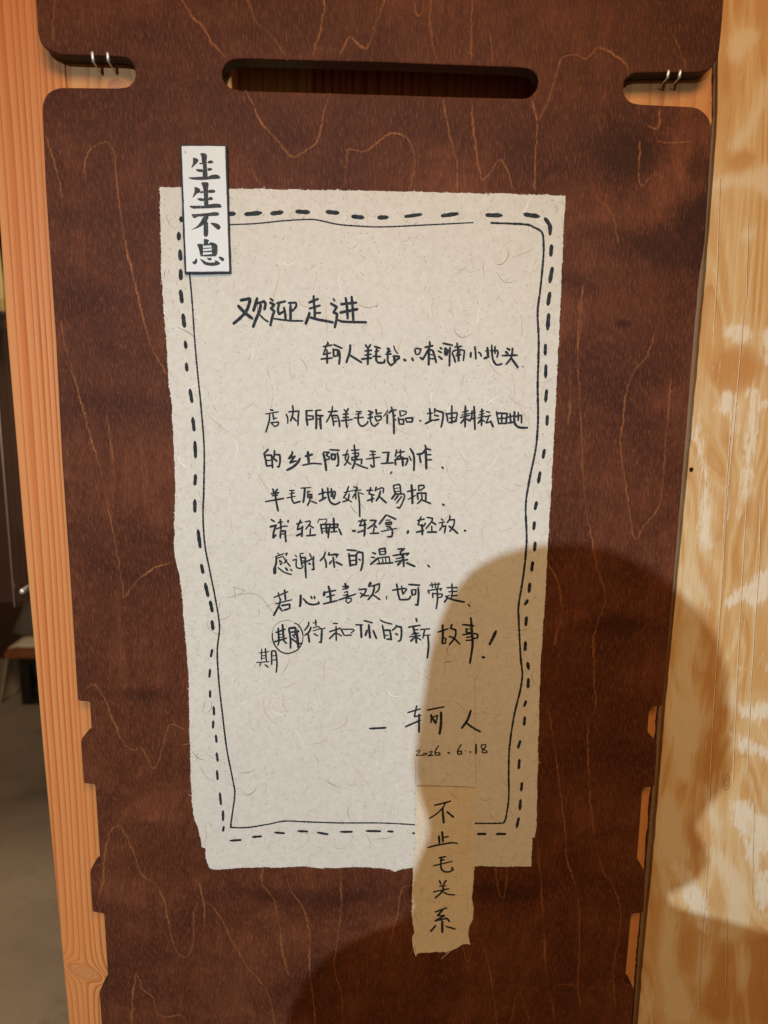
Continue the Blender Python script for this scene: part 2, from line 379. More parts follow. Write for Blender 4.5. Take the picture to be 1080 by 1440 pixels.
SHADE_R = PTS('1012,0 1009.5,100 1009,160 1003,250 991,400 973,600 954,800 935,1000 927,1100 917,1220 905,1340 897,1440')
sliver = board_from('joint_shade_strip', JOINT, SHADE_R, plain('olive_brown_shade', (.21, .125, .065), .6, .35, var=.18, scale=35), 0.0, 2.25, YB+.004, .05, n=600, jl=.0008)  # added strip; its dark colour stands for the shaded band at the joint
tag(sliver, 'narrow olive brown lath painted as the shade between the brown panel and the plywood', 'shade strip')
cb1 = MB(); cb1.box((-.155, .056, 0), (wx(437, 110, .056), .0625, 2.25)); tag(cb1.build('cavity_board', M_BACK_A, origin=(-.1, .059, 0)), 'dull yellowish inner board seen through the left end of the long slot', 'board')
cb2 = MB(); cb2.box((wx(432, 110, .056), .063, 0), (.36, .080, 2.25)); tag(cb2.build('cavity_board', M_BACK_B, origin=(.1, .071, 0)), 'dark reddish inner board seen through the long slot, right of its step', 'board')

# ------------------------------------------------------------------ plywood sheet at the right
def inpoly(px, py, poly):
    inside = np.zeros(px.shape, bool); n = len(poly); j = n-1
    for i in range(n):
        xi, yi = poly[i]; xj, yj = poly[j]
        c = ((yi > py) != (yj > py)); d = (xj-xi)*(py-yi)/((yj-yi) if yj != yi else 1e-9)+xi
        inside ^= c & (px < d); j = i
    return inside
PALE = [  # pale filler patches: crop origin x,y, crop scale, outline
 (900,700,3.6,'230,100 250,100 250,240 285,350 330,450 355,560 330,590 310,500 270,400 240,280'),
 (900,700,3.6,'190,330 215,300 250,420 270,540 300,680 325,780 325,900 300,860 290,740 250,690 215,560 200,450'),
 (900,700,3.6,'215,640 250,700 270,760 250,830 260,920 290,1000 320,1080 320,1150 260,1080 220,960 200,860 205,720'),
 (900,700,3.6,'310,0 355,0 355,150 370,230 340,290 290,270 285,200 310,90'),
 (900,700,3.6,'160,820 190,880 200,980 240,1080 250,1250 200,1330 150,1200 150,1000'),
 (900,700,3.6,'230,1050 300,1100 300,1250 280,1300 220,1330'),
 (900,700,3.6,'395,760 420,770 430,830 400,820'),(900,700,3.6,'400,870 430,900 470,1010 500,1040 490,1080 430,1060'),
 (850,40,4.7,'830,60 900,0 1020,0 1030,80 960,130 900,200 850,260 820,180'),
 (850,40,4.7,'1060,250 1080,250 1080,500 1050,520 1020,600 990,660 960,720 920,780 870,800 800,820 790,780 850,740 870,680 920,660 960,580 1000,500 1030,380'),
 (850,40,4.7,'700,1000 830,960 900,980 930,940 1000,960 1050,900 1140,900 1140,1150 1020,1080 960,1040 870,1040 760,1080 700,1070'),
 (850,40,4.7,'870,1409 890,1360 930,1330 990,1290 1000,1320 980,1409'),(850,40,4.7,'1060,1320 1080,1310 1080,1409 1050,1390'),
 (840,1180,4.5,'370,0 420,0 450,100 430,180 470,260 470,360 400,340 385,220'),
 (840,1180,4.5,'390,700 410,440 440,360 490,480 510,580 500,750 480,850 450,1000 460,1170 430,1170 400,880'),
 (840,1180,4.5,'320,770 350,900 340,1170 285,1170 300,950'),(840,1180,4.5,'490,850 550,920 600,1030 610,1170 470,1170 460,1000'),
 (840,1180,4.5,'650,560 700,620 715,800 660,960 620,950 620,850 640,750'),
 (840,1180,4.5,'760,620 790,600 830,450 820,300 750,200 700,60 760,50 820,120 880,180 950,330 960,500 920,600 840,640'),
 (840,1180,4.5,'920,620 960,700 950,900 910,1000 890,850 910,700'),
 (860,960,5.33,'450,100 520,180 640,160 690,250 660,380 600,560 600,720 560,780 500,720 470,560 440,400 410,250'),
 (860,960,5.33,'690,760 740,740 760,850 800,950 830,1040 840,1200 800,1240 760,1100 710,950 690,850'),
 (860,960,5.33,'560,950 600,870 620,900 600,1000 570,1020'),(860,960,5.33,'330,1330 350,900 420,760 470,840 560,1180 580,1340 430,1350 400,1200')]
WHITE = [ # rough whiter scraped filler
 (900,700,3.6,'500,1040 560,1045 700,1030 700,1120 580,1125 520,1130 495,1100'),(900,700,3.6,'480,1210 570,1205 580,1250 700,1260 700,1350 600,1310 560,1290 485,1290'),
 (900,700,3.6,'430,1170 470,1170 475,1210 440,1215'),(900,700,3.6,'400,560 480,470 560,420 600,370 700,340 700,480 580,560 520,520 460,560 420,550'),
 (900,700,3.6,'490,850 540,860 530,880 495,875'),(900,700,3.6,'620,830 660,820 660,900 630,890'),
 (920,400,3.6,'340,220 380,200 420,195 490,215 495,290 430,305 390,290 350,260'),
 (920,400,3.6,'550,220 620,200 620,400 550,430 540,330'),
 (920,400,3.6,'330,540 380,540 420,570 430,700 415,800 395,950 390,1050 395,1150 380,1230 370,1170 375,1060 390,900 390,720 370,660 320,655 325,600'),
 (920,400,3.6,'460,540 520,510 535,530 530,600 620,560 620,600 530,640 530,720 510,840 490,960 490,1040 460,1120 450,1200 420,1200 420,1170 440,1120 440,1040 450,900 460,740 480,640 470,570'),
 (920,400,3.6,'200,650 230,720 260,800 265,900 285,1060 280,1200 290,1300 270,1340 220,1290 230,1150 240,1000 225,880 190,780'),
 (840,1180,4.5,'450,140 490,130 530,150 590,200 650,300 700,400 720,500 720,620 660,600 600,480 530,380 500,280'),
 (840,1180,4.5,'1040,200 1130,180 1130,400 1020,480 1000,300'),(840,1180,4.5,'920,0 1030,0 1040,150 1000,280 960,150'),
 (860,960,5.33,'890,880 960,860 1030,880 1060,960 1200,1000 1200,1300 1067,1300 1000,1200 960,1110 900,1080')]
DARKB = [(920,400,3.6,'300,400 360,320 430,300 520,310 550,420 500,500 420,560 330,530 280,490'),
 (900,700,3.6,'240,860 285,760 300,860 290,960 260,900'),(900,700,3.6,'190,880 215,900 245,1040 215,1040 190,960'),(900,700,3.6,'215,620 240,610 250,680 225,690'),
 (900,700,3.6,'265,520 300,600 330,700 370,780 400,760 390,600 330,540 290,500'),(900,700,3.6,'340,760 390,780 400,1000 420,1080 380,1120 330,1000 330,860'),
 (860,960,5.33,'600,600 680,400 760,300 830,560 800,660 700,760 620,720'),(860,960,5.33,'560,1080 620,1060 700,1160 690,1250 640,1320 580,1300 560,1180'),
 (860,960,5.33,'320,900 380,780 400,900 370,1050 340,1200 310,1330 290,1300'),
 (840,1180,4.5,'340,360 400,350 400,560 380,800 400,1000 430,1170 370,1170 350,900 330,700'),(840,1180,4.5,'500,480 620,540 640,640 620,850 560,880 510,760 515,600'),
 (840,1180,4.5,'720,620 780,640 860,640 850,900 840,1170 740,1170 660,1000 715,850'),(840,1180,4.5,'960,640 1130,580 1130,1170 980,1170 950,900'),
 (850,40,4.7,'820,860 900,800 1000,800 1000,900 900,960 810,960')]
def mask_poly(polys, PX, PY):
    out = np.zeros(PX.shape)
    for x0, y0, s, p in polys: out[inpoly(PX, PY, [(x0+a/s, y0+b/s) for a, b in PTS(p)])] = 1
    return out
def blur(a, k):
    for ax in (0, 1):
        p = np.pad(a, [(k, k) if i == ax else (0, 0) for i in (0, 1)], 'edge'); c = np.cumsum(p, ax); c = np.insert(c, 0, 0, ax)
        n = a.shape[ax]; a = (np.take(c, range(2*k+1, 2*k+1+n), ax)-np.take(c, range(0, n), ax))/(2*k+1)
    return a
PG = 2.0
gx = np.arange(870, 1140, PG); gy = np.arange(-40, 1480, PG); GX, GY = np.meshgrid(gx, gy)
def seep(a, k):   # wobble the outline a little so it does not look cut
    return blur(a, k)
MASKS = [seep(mask_poly(PALE, GX, GY), 4), seep(mask_poly(WHITE, GX, GY), 3), seep(mask_poly(DARKB, GX, GY), 5)]
MASKS.append(blur(np.clip(mask_poly(PALE, GX, GY)+mask_poly(WHITE, GX, GY), 0, 1), 11))
def mask_at(k, px, py):
    fx = np.clip((px-gx[0])/PG, 0, len(gx)-1.001); fy = np.clip((py-gy[0])/PG, 0, len(gy)-1.001)
    ix = fx.astype(int); iy = fy.astype(int); a = fx-ix; b = fy-iy; Mk = MASKS[k]
    return (Mk[iy, ix]*(1-a)+Mk[iy, ix+1]*a)*(1-b)+(Mk[iy+1, ix]*(1-a)+Mk[iy+1, ix+1]*a)*b
def plywood_mat():
    t = NT('patched_plywood', .50, .35); x, y, z = t.pos()
    at = t.n('ShaderNodeAttribute', attribute_name='patch'); sp = t.n('ShaderNodeSeparateColor'); t.l(at.outputs['Color'], sp.inputs[0])
    pale, white, dk = sp.outputs[0], sp.outputs[1], sp.outputs[2]
    streak = t.noise(t.vec(t.math('MULTIPLY', x, 420), 0, t.math('MULTIPLY', z, 9)), 1, 5, .65)
    flow = t.noise(t.vec(t.math('MULTIPLY', x, 34), 4, t.math('MULTIPLY', z, 5)), 1, 3, .5, .5)
    rough = t.noise(t.vec(t.math('MULTIPLY', x, 240), 7, t.math('MULTIPLY', z, 90)), 1, 4, .7)
    soft = t.noise(t.vec(t.math('MULTIPLY', x, 60), 2, t.math('MULTIPLY', z, 20)), 1, 3, .6)
    grain = t.noise(t.vec(t.math('MULTIPLY', x, 330), 5, t.math('MULTIPLY', z, 26)), 1, 4, .7, .3)
    lean = t.math('ADD', x, t.math('MULTIPLY', z, .10))
    cath = t.noise(t.vec(t.math('MULTIPLY', lean, 15), 4, t.math('MULTIPLY', z, 3.0)), 1, 2, .4, .9)
    wob = t.math('MULTIPLY', t.math('SUBTRACT', grain, .5), .22)
    band = t.math('FRACT', t.math('ADD', t.math('MULTIPLY', cath, 11), wob))
    c = t.ramp(flow, [(.30, (.55, .330, .125)), (.50, (.60, .385, .160)), (.70, (.63, .440, .205))])
    c = t.mix(t.ramp(band, [(0.0, .90), (.25, .45), (.60, 0.0), (.90, .20), (1.0, .90)]), c, (.48, .225, .062))
    c = t.mix(t.ramp(band, [(.35, 0.0), (.58, .55), (.72, 0.0)]), c, (.66, .51, .30))
    c = t.mix(t.ramp(streak, [(.36, .50), (.60, 0.0)]), c, (.45, .240, .080))
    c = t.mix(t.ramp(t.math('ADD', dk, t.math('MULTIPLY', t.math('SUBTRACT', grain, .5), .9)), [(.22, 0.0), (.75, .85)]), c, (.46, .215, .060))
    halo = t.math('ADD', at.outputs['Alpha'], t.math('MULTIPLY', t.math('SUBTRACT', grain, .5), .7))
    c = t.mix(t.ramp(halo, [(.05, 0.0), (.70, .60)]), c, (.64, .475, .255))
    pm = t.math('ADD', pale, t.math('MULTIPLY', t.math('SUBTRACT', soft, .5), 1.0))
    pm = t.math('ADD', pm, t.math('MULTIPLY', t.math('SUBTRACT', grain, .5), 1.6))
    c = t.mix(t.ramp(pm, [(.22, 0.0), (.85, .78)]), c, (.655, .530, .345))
    wm = t.math('ADD', white, t.math('MULTIPLY', t.math('SUBTRACT', grain, .5), 2.6))
    wm = t.math('ADD', wm, t.math('MULTIPLY', t.math('SUBTRACT', rough, .5), 2.0))
    c = t.mix(t.ramp(wm, [(.38, 0.0), (.95, .85)]), c, (.70, .615, .465))
    c = t.mix(t.ramp(rough, [(.24, .45), (.38, 0.0)]), c, (.44, .26, .11))
    a = t.n('ShaderNodeAttribute', attribute_name='seam').outputs['Fac']
    t.bump(t.math('ADD', streak, t.math('MULTIPLY', rough, .9)), .30, .0006)
    return t.color(c)
YP = .0165
nz, nxp = 900, 120
z0, z1 = 0.0, 2.25
lz = np.linspace(z0, z1, nz+1)
pl = sorted((W(px, py, YP)[2], W(px, py, YP)[0]) for px, py in SHADE_R); plz = [p[0] for p in pl]; plx = [p[1] for p in pl]
V = []; pc = []
invR = ROT.T
for z in lz:
    xl = float(np.interp(z, plz, plx))+.0006*(mnoise.noise((5, z*50, 1)))
    for i in range(nxp+1): V.append((xl+(.62-xl)*(i/nxp)**1.25, YP, float(z)))
V = np.array(V); rel = (V-CAM)@ROT; PXv = 540+F_PX*rel[:, 0]/rel[:, 2]; PYv = 720+F_PX*rel[:, 1]/rel[:, 2]
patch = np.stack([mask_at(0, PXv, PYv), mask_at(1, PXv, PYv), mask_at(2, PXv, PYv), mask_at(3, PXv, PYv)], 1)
F = []
for j in range(nz):
    for i in range(nxp): a = j*(nxp+1)+i; F.append((a, a+1, a+nxp+2, a+nxp+1))
M_PLY = plywood_mat()
VV = [tuple(p) for p in V]; fm = [0]*len(F)
# back and edges of the sheet
nb = len(VV)
for j in range(nz+1): VV.append((VV[j*(nxp+1)][0], YP+.018, VV[j*(nxp+1)][2]))
for j in range(nz): F.append((j*(nxp+1), (j+1)*(nxp+1), nb+j+1, nb+j)); fm.append(0)
patchall = np.concatenate([patch, np.tile([0, 0, 0, 0.], (nz+1, 1))])
# fine checks in the veneer: light hairlines and one tiny knot
def hair(VVl, Fl, fml, pts, w, y, mi):
    n = len(pts); o = len(VVl)
    for i in range(n):
        a = pts[max(i-1, 0)]; b = pts[min(i+1, n-1)]; tx, tz = b[0]-a[0], b[1]-a[1]; L = math.hypot(tx, tz) or 1; nx_, nz_ = -tz/L, tx/L
        k = w*.5*(.35+.65*abs(mnoise.noise((pts[i][0]*300, pts[i][1]*160, 2)))*1.6)*(0.2 if i in (0, n-1) else 1)
        VVl.append((pts[i][0]+nx_*k, y, pts[i][1]+nz_*k)); VVl.append((pts[i][0]-nx_*k, y, pts[i][1]-nz_*k))
    for i in range(n-1): Fl.append((o+2*i, o+2*i+1, o+2*i+3, o+2*i+2)); fml.append(mi)
def dense(pts, step):
    out = []
    for (a, b) in zip(pts[:-1], pts[1:]):
        k = max(1, int(math.hypot(b[0]-a[0], b[1]-a[1])/step))
        out += [(a[0]+(b[0]-a[0])*i/k, a[1]+(b[1]-a[1])*i/k) for i in range(k)]
    return out+[pts[-1]]
n0 = len(VV)
for s in ('1045,442 1036,555 1022,700 1012,860 1003,1000 997,1130', '1050,700 1046,760 1043,817 1036,950 1030,1100', '1069,700 1068,760 1067,800 1061,878 1055,978 1050,1090', '1031,556 1024,640 1015,780', '1052,300 1049,420', '995,1190 992,1260 986,1320 982,1420', '1022,1290 1020,1390', '1060,1130 1057,1260', '1012,250 1008,380 1003,470'):
    p = dense([X2(a, b, YP) for a, b in PTS(s)], .003); p = [(a+.0003*mnoise.noise((b*90, 3, 0)), b) for a, b in p]
    hair(VV, F, fm, p, .0011, YP-.00015, 1); hair(VV, F, fm, [(a+.0009, b) for a, b in p], .0008, YP-.00018, 2)
for r in (1.0, .55):
    c = X2(1022, 1100, YP); hair(VV, F, fm, [(c[0]+.0036*r*math.cos(t)*(1-.25*math.sin(t)), c[1]+.0088*r*math.sin(t)) for t in np.linspace(0, 6.283, 40)], .0011, YP-.0002, 2)
patchall = np.concatenate([patchall, np.tile([0, 0, 0, 0.], (len(VV)-n0, 1))])
ply = empty('plywood_sheet', (.46, YP, 0)); tag(ply, 'tall tan plywood sheet with pale scraped filler patches, right of the brown panel', 'plywood sheet')
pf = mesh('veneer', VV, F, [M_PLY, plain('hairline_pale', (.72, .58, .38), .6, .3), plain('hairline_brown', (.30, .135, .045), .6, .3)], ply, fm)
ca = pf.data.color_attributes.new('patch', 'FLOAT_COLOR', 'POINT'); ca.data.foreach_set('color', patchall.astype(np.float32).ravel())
c = W(972, 660.5, YP); hb = MB(); th = np.linspace(0, 2*math.pi, 20, False)
hb.add([(c[0]+.0021*math.cos(t)*(1+.1*math.sin(3*t)), YP-.0003, c[2]+.0024*math.sin(t)) for t in th], [tuple(range(20))]); hb.build('nail_hole', M_HOLE, ply)

# ------------------------------------------------------------------ the brown panel
OUT_L = PTS('49,-60 50,0 52.8,44 55.6,57 59.5,63.5 64.8,68.5 74,73 85,77 130,78.7 167,79.6 178,81.5 184,85 187.5,91 190.4,102 189.5,110 186.5,116.5 179.6,122 166,123.7 85,123 76,125.5 68,130 62.5,137 59.6,147 59.2,152 64,266 68.8,340 78,473 86.5,640 93.3,740 100,838 109,984 111,986 126,987 128.5,1032 122.8,1033 117.5,1035.5 114.3,1039.5 113.5,1045 117.2,1099 118,1101.5 120,1102.2 133.5,1103.5 140.7,1215 135,1216 130,1219 127,1223 126.3,1230 129.4,1280 130.5,1282.6 133,1283.3 146,1285 152,1384.6 145,1387 141.3,1391 139.6,1397')
OUT_R = PTS('1021,-60 1018,0 1015,40 1011.7,72 1007,84.7 1002,94 994.7,99.6 982,102 914,102.3 892.5,102.8 885,106 880,111 877.4,117 876.8,125 878.5,133 882.5,140 888,144 899,146.4 973.4,150 983,152.5 991,158.5 997,166 1000.6,176 997,253 991.5,340 982,400 966,600 949,800 937,940 932,991 930,993.5 913.5,994 910.7,1038 917,1039 921.5,1041.5 924.3,1046 921,1104 919.5,1106.5 904,1108 895.6,1217.5 901,1219.5 905.5,1223 908,1229 905.6,1281 904,1284 888,1285.5 879,1383.5 886,1385.5 890.5,1389 892,1395')
SLOT = PTS('312,104 313,97.5 317,90.5 323.5,85 335.6,82.6 440,85.5 540,88 660,92.5 735.5,95.5 746.7,98 753,103 756.4,110 756.7,119 753.5,127.5 748,134 740,138.6 660,136.7 540,133 346.7,127.5 330,126 320,121 313.5,113')
Lp = [X2(*p) for p in OUT_L]; Rp = [X2(*p) for p in OUT_R]
zt = X2(139.6, 1397)[1]; per = .1255
def tabs(x_in, x_out, zstart):
    out = []; z = zstart
    while z > .30:
        out += [(x_out, z-.052), (x_out+(x_in-x_out)*.3, z-.0545), (x_in, z-.055), (x_in, z-per+.007), (x_out+(x_in-x_out)*.45, z-per+.0045), (x_out, z-per)]; z -= per
    return out+[(x_out, .012)]
Lp += tabs(Lp[-1][0]+.009, Lp[-1][0], zt); Rp += tabs(Rp[-1][0]-.010, Rp[-1][0], X2(892, 1395)[1])
ztop = 2.06
Lp[0] = (Lp[1][0]-.0005, ztop); Rp[0] = (Rp[1][0]+.0005, ztop)
outline = Lp+Rp[::-1]
def soften(p, lim=.0022, it=2):
    for _ in range(it):
        q = []; n = len(p)
        for i in range(n):
            a, b = p[i], p[(i+1) % n]; L = math.hypot(b[0]-a[0], b[1]-a[1]); k = min(.25, lim/max(L, 1e-6))
            q += [(a[0]+(b[0]-a[0])*k, a[1]+(b[1]-a[1])*k), (b[0]-(b[0]-a[0])*k, b[1]-(b[1]-a[1])*k)]
        p = q; lim *= .5
    return p
def slab(loops, thick, bev):
    cu = bpy.data.curves.new('tmp', 'CURVE'); cu.dimensions = '2D'; cu.fill_mode = 'BOTH'; cu.extrude = thick/2-bev; cu.bevel_depth = bev; cu.bevel_resolution = 2; cu.offset = -bev
    for lp in loops:
        sp = cu.splines.new('POLY'); sp.points.add(len(lp)-1); sp.use_cyclic_u = True
        for i, (x, z) in enumerate(lp): sp.points[i].co = (x, z, 0, 1)
    ob = bpy.data.objects.new('tmp', cu); COL.objects.link(ob); dg = bpy.context.evaluated_depsgraph_get(); dg.update()
    me = bpy.data.meshes.new_from_object(ob.evaluated_get(dg)); bpy.data.objects.remove(ob)
    v = [(p.co.x, -p.co.z+thick/2, p.co.y) for p in me.vertices]; f = [tuple(p.vertices) for p in me.polygons]; bpy.data.meshes.remove(me)
    return v, f
pv, pfc = slab([soften(outline, .0012), soften([X2(*p) for p in SLOT])], .0178, .0013)
pm = []
for i, q in enumerate(pfc):
    ys = [pv[k][1] for k in q]; pm.append(0 if max(ys) < .0012 else 1)
# pale seam lines of the veneer, as part of the panel's face
def catmull(pts, step):
    out = []; n = len(pts)
    for i in range(n-1):
        p0, p1, p2, p3 = pts[max(i-1, 0)], pts[i], pts[i+1], pts[min(i+2, n-1)]
        k = max(1, int(math.hypot(p2[0]-p1[0], p2[1]-p1[1])/step))
        for j in range(k):
            t = j/k
            out.append(tuple(.5*((2*p1[c])+(p2[c]-p0[c])*t+(2*p0[c]-5*p1[c]+4*p2[c]-p3[c])*t*t+(3*p1[c]-p0[c]-3*p2[c]+p3[c])*t**3) for c in (0, 1)))
    out.append(pts[-1]); return out
SEAMS = [(0,0,2,'495,-30 540,45 570,75 600,125 640,165'),(0,0,2,'690,255 710,290 735,345 780,395 820,440 850,430 890,400 905,350 915,300 930,262'),(0,0,2,'690,-20 720,60 760,95 785,130 808,168'),
 (0,0,2,'915,-20 905,70 885,130 878,165'),(0,0,2,'1090,-20 1060,60 1030,135 985,105 970,130 955,165'),(0,0,2,'970,525 975,440 985,420 1030,425 1080,385 1110,375 1140,385 1165,430 1160,500 1150,540'),
 (0,0,2,'665,525 668,470 672,440 700,455 720,500 740,525'),(0,0,2,'155,-10 150,60 150,120'),(0,0,2,'240,510 240,450 255,420 300,400 320,430 330,520 345,650 375,780 400,880 420,960 450,1020 470,1055'),
 (0,0,2,'130,380 150,450 165,500 175,560'),(0,480,2,'172,-60 180,0 200,70 225,160 255,270 285,370 305,470 330,600 345,690 350,720 380,680 430,640 490,620'),
 (540,0,2,'135,-20 130,60 140,140 150,178'),(540,0,2,'165,275 175,330 190,400 205,460 205,540'),(540,0,2,'248,-20 245,80 245,180'),(540,0,2,'245,280 250,350 260,430 275,505 300,480 330,450 350,490 362,535'),
 (540,0,2,'300,90 305,180'),(540,0,2,'80,-10 95,45 115,20'),(540,0,2,'430,345 460,290 480,230 500,165 540,155 570,165 600,135 640,150 680,180 688,215'),(540,0,2,'415,275 430,345 425,450 425,540'),
 (540,0,2,'775,300 770,360 735,350'),(540,0,2,'720,390 720,520 760,490 800,510'),(540,0,2,'810,90 835,150 850,200'),
 (540,480,2,'765,-30 740,40 700,90 680,150 672,230 665,300 680,400 690,480 700,545 712,555 730,520 770,470 785,400 790,300 800,200 805,100'),
 (540,480,2,'560,-160 545,0 548,120 555,250 560,380 570,480 585,560 600,640 620,700 620,740 600,790 590,850 592,960 595,1030 575,1080 575,1210 585,1340 600,1430 620,1500 640,1520 665,1600 660,1680 645,1760 650,1880'),
 (540,480,2,'460,620 490,680 500,740 490,800 480,860'),
 (0,960,2,'240,20 265,5 290,40 320,110 345,165 375,190 400,185 430,240 450,210 470,130 490,118 530,140'),
 (0,960,2,'275,610 290,560 295,480 310,420 335,402 355,430 380,490 400,540 440,570 460,610 475,680 490,740 510,770 530,765 545,720 545,650 560,615 590,625 620,660 650,720 690,790 740,850 765,910 775,980'),
 (0,960,2,'370,980 375,870 385,820 400,860 430,885 440,925 470,940 510,935 530,960'),(0,960,2,'745,510 735,560 770,610 785,680 795,760 815,830'),(0,960,2,'800,510 815,580 850,630 870,700 870,800 880,880 890,980'),
 (0,960,2,'955,510 960,620 950,720 940,800 960,880 965,980'),(540,960,2,'455,40 475,150 495,300 510,420 515,500 545,600 550,750 545,850 560,940'),(540,960,2,'430,430 440,550 450,700 455,800 480,940'),
 (540,960,2,'310,510 325,600 340,590 345,510'),(540,960,2,'215,720 235,785 250,740 270,718 285,760 300,820 320,980'),(540,960,2,'355,960 380,870 410,960'),(540,960,2,'80,570 50,580 40,640 20,720 0,800'),
 (540,960,2,'480,850 510,848 545,853'),(540,960,2,'570,862 582,858 596,850'),(850,40,4.7,'470,730 490,760'),(540,0,2,'760,395 800,402 870,398'),
 (540,0,2,'600,560 640,600 660,690'),(540,0,2,'545,840 552,900 550,960'),(540,480,2,'520,60 525,140 518,240'),(0,480,2,'300,200 312,290 318,350'),(0,960,2,'560,560 575,640 570,700')]
seam_val = [0.0]*len(pv)
for si, (x0, y0, s, p) in enumerate(SEAMS):
    pts = [X2(x0+a/s, y0+b/s) for a, b in PTS(p)]
    pts = catmull(pts, .0016)
    pts = [(a+.0012*mnoise.noise((b*160, si*3.1, 0))+.0012*mnoise.noise((b*520, si, 4)), b+.0009*mnoise.noise((a*300, si, 7))) for a, b in pts]
    n = len(pts); o = len(pv)
    for i in range(n):
        a = pts[max(i-1, 0)]; b = pts[min(i+1, n-1)]; tx, tz = b[0]-a[0], b[1]-a[1]; L = math.hypot(tx, tz) or 1; nx_, nz_ = -tz/L, tx/L
        if abs(nx_) < .75 : nx_ = math.copysign(max(abs(nx_), .25), nx_)
        w = .00072*(1+.9*mnoise.noise((pts[i][0]*60, pts[i][1]*60, si)))
        k = min(1, (min(i, n-1-i)+.3)/5)*(.85 if si < 22 else .70)*min(1, max(.22, .75+1.0*mnoise.noise((pts[i][0]*30, pts[i][1]*28, si+9))))
        for q, val in ((-1.6, 0), (-.45, k), (.45, k), (1.6, 0)): pv.append((pts[i][0]+nx_*w*q, -.00006-.000004*(si % 9), pts[i][1]+nz_*w*q)); seam_val.append(val)
    for i in range(n-1):
        for c in range(3): pfc.append((o+4*i+c, o+4*i+c+1, o+4*i+c+5, o+4*i+c+4)); pm.append(2)
panel = mesh('brown_panel', pv, pfc, [M_WOOD, M_EDGE, M_SEAM], None, pm, False, origin=(0, 0, 0))
sa = panel.data.attributes.new('seam', 'FLOAT', 'POINT'); sa.data.foreach_set('value', np.array(seam_val, np.float32))
tag(panel, 'dark brown stained plywood panel with a long hand slot, side notches and toothed edges', 'wood panel')

# four bright wire prongs in the notches
for (fx, fy, ex, ey, lab) in ((129.5, 74.5, 131.5, 88, 'silver wire staple in the left notch, nearer the pine post'), (151, 75.5, 152.5, 87, 'silver wire staple in the left notch, nearer the closed end'),
                         (940, 100.5, 938, 110.5, 'silver wire staple in the right notch, nearer the closed end'), (956.5, 100.5, 954.5, 110.5, 'silver wire staple in the right notch, nearer the plywood')):
    a = W(fx, fy, -.0014); b = W(ex, ey, -.0014)
    wb = MB(); wb.tube([(a[0], .0010, a[2]+.0006), (a[0], -.0010, a[2]+.0004), a, tuple((np.array(a)+np.array(b))/2), (b[0], -.0014, b[2]+.0004), (b[0], -.0002, b[2]+.0003), (b[0]-.0003, .006, b[2]-.0004), (b[0]-.0006, YB+.004, b[2]-.0012)],
                       [.0010, .0013, .0014, .0014, .0013, .0008, .0005, .0005], 12)
    tag(wb.build('wire_staple', M_STEEL, None, True, origin=b), lab, 'staple', 'wire staples holding the panel in its notches')
# ------------------------------------------------------------------ papers
def hgt(x, z): return .00070*mnoise.noise((x*14, z*9, 3))+.00016*mnoise.noise((x*38, z*30, 8))+.0006
def hstrip(x, z):
    b = X2(620, 1335)[1]; t = X2(620, 1105)[1]
    q = max(0, (t-z)/(t-b)); e = max(0.0, (q-.85))
    return .00115+hgt(x, z)*.6+.00035*math.sin(q*5+x*30)+.0012*e*e*30
def inside1(x, z, poly):
    c = False; j = len(poly)-1
    for i in range(len(poly)):
        (xi, yi), (xj, yj) = poly[i], poly[j]
        if (yi > z) != (yj > z) and x < (xj-xi)*(z-yi)/(yj-yi)+xi: c = not c
        j = i
    return c
def torn(poly, step, amp, seed):
    out = []
    for a, b in zip(poly, poly[1:]+poly[:1]):
        L = math.hypot(b[0]-a[0], b[1]-a[1]); k = max(1, int(L/step)); nx_, nz_ = (b[1]-a[1])/L, -(b[0]-a[0])/L
        for i in range(k):
            x, z = a[0]+(b[0]-a[0])*i/k, a[1]+(b[1]-a[1])*i/k
            j = amp*(mnoise.noise((x*90, z*90, seed))+.8*mnoise.noise((x*320, z*320, seed+5)))
            out.append((x+nx_*j, z+nz_*j))
    return out
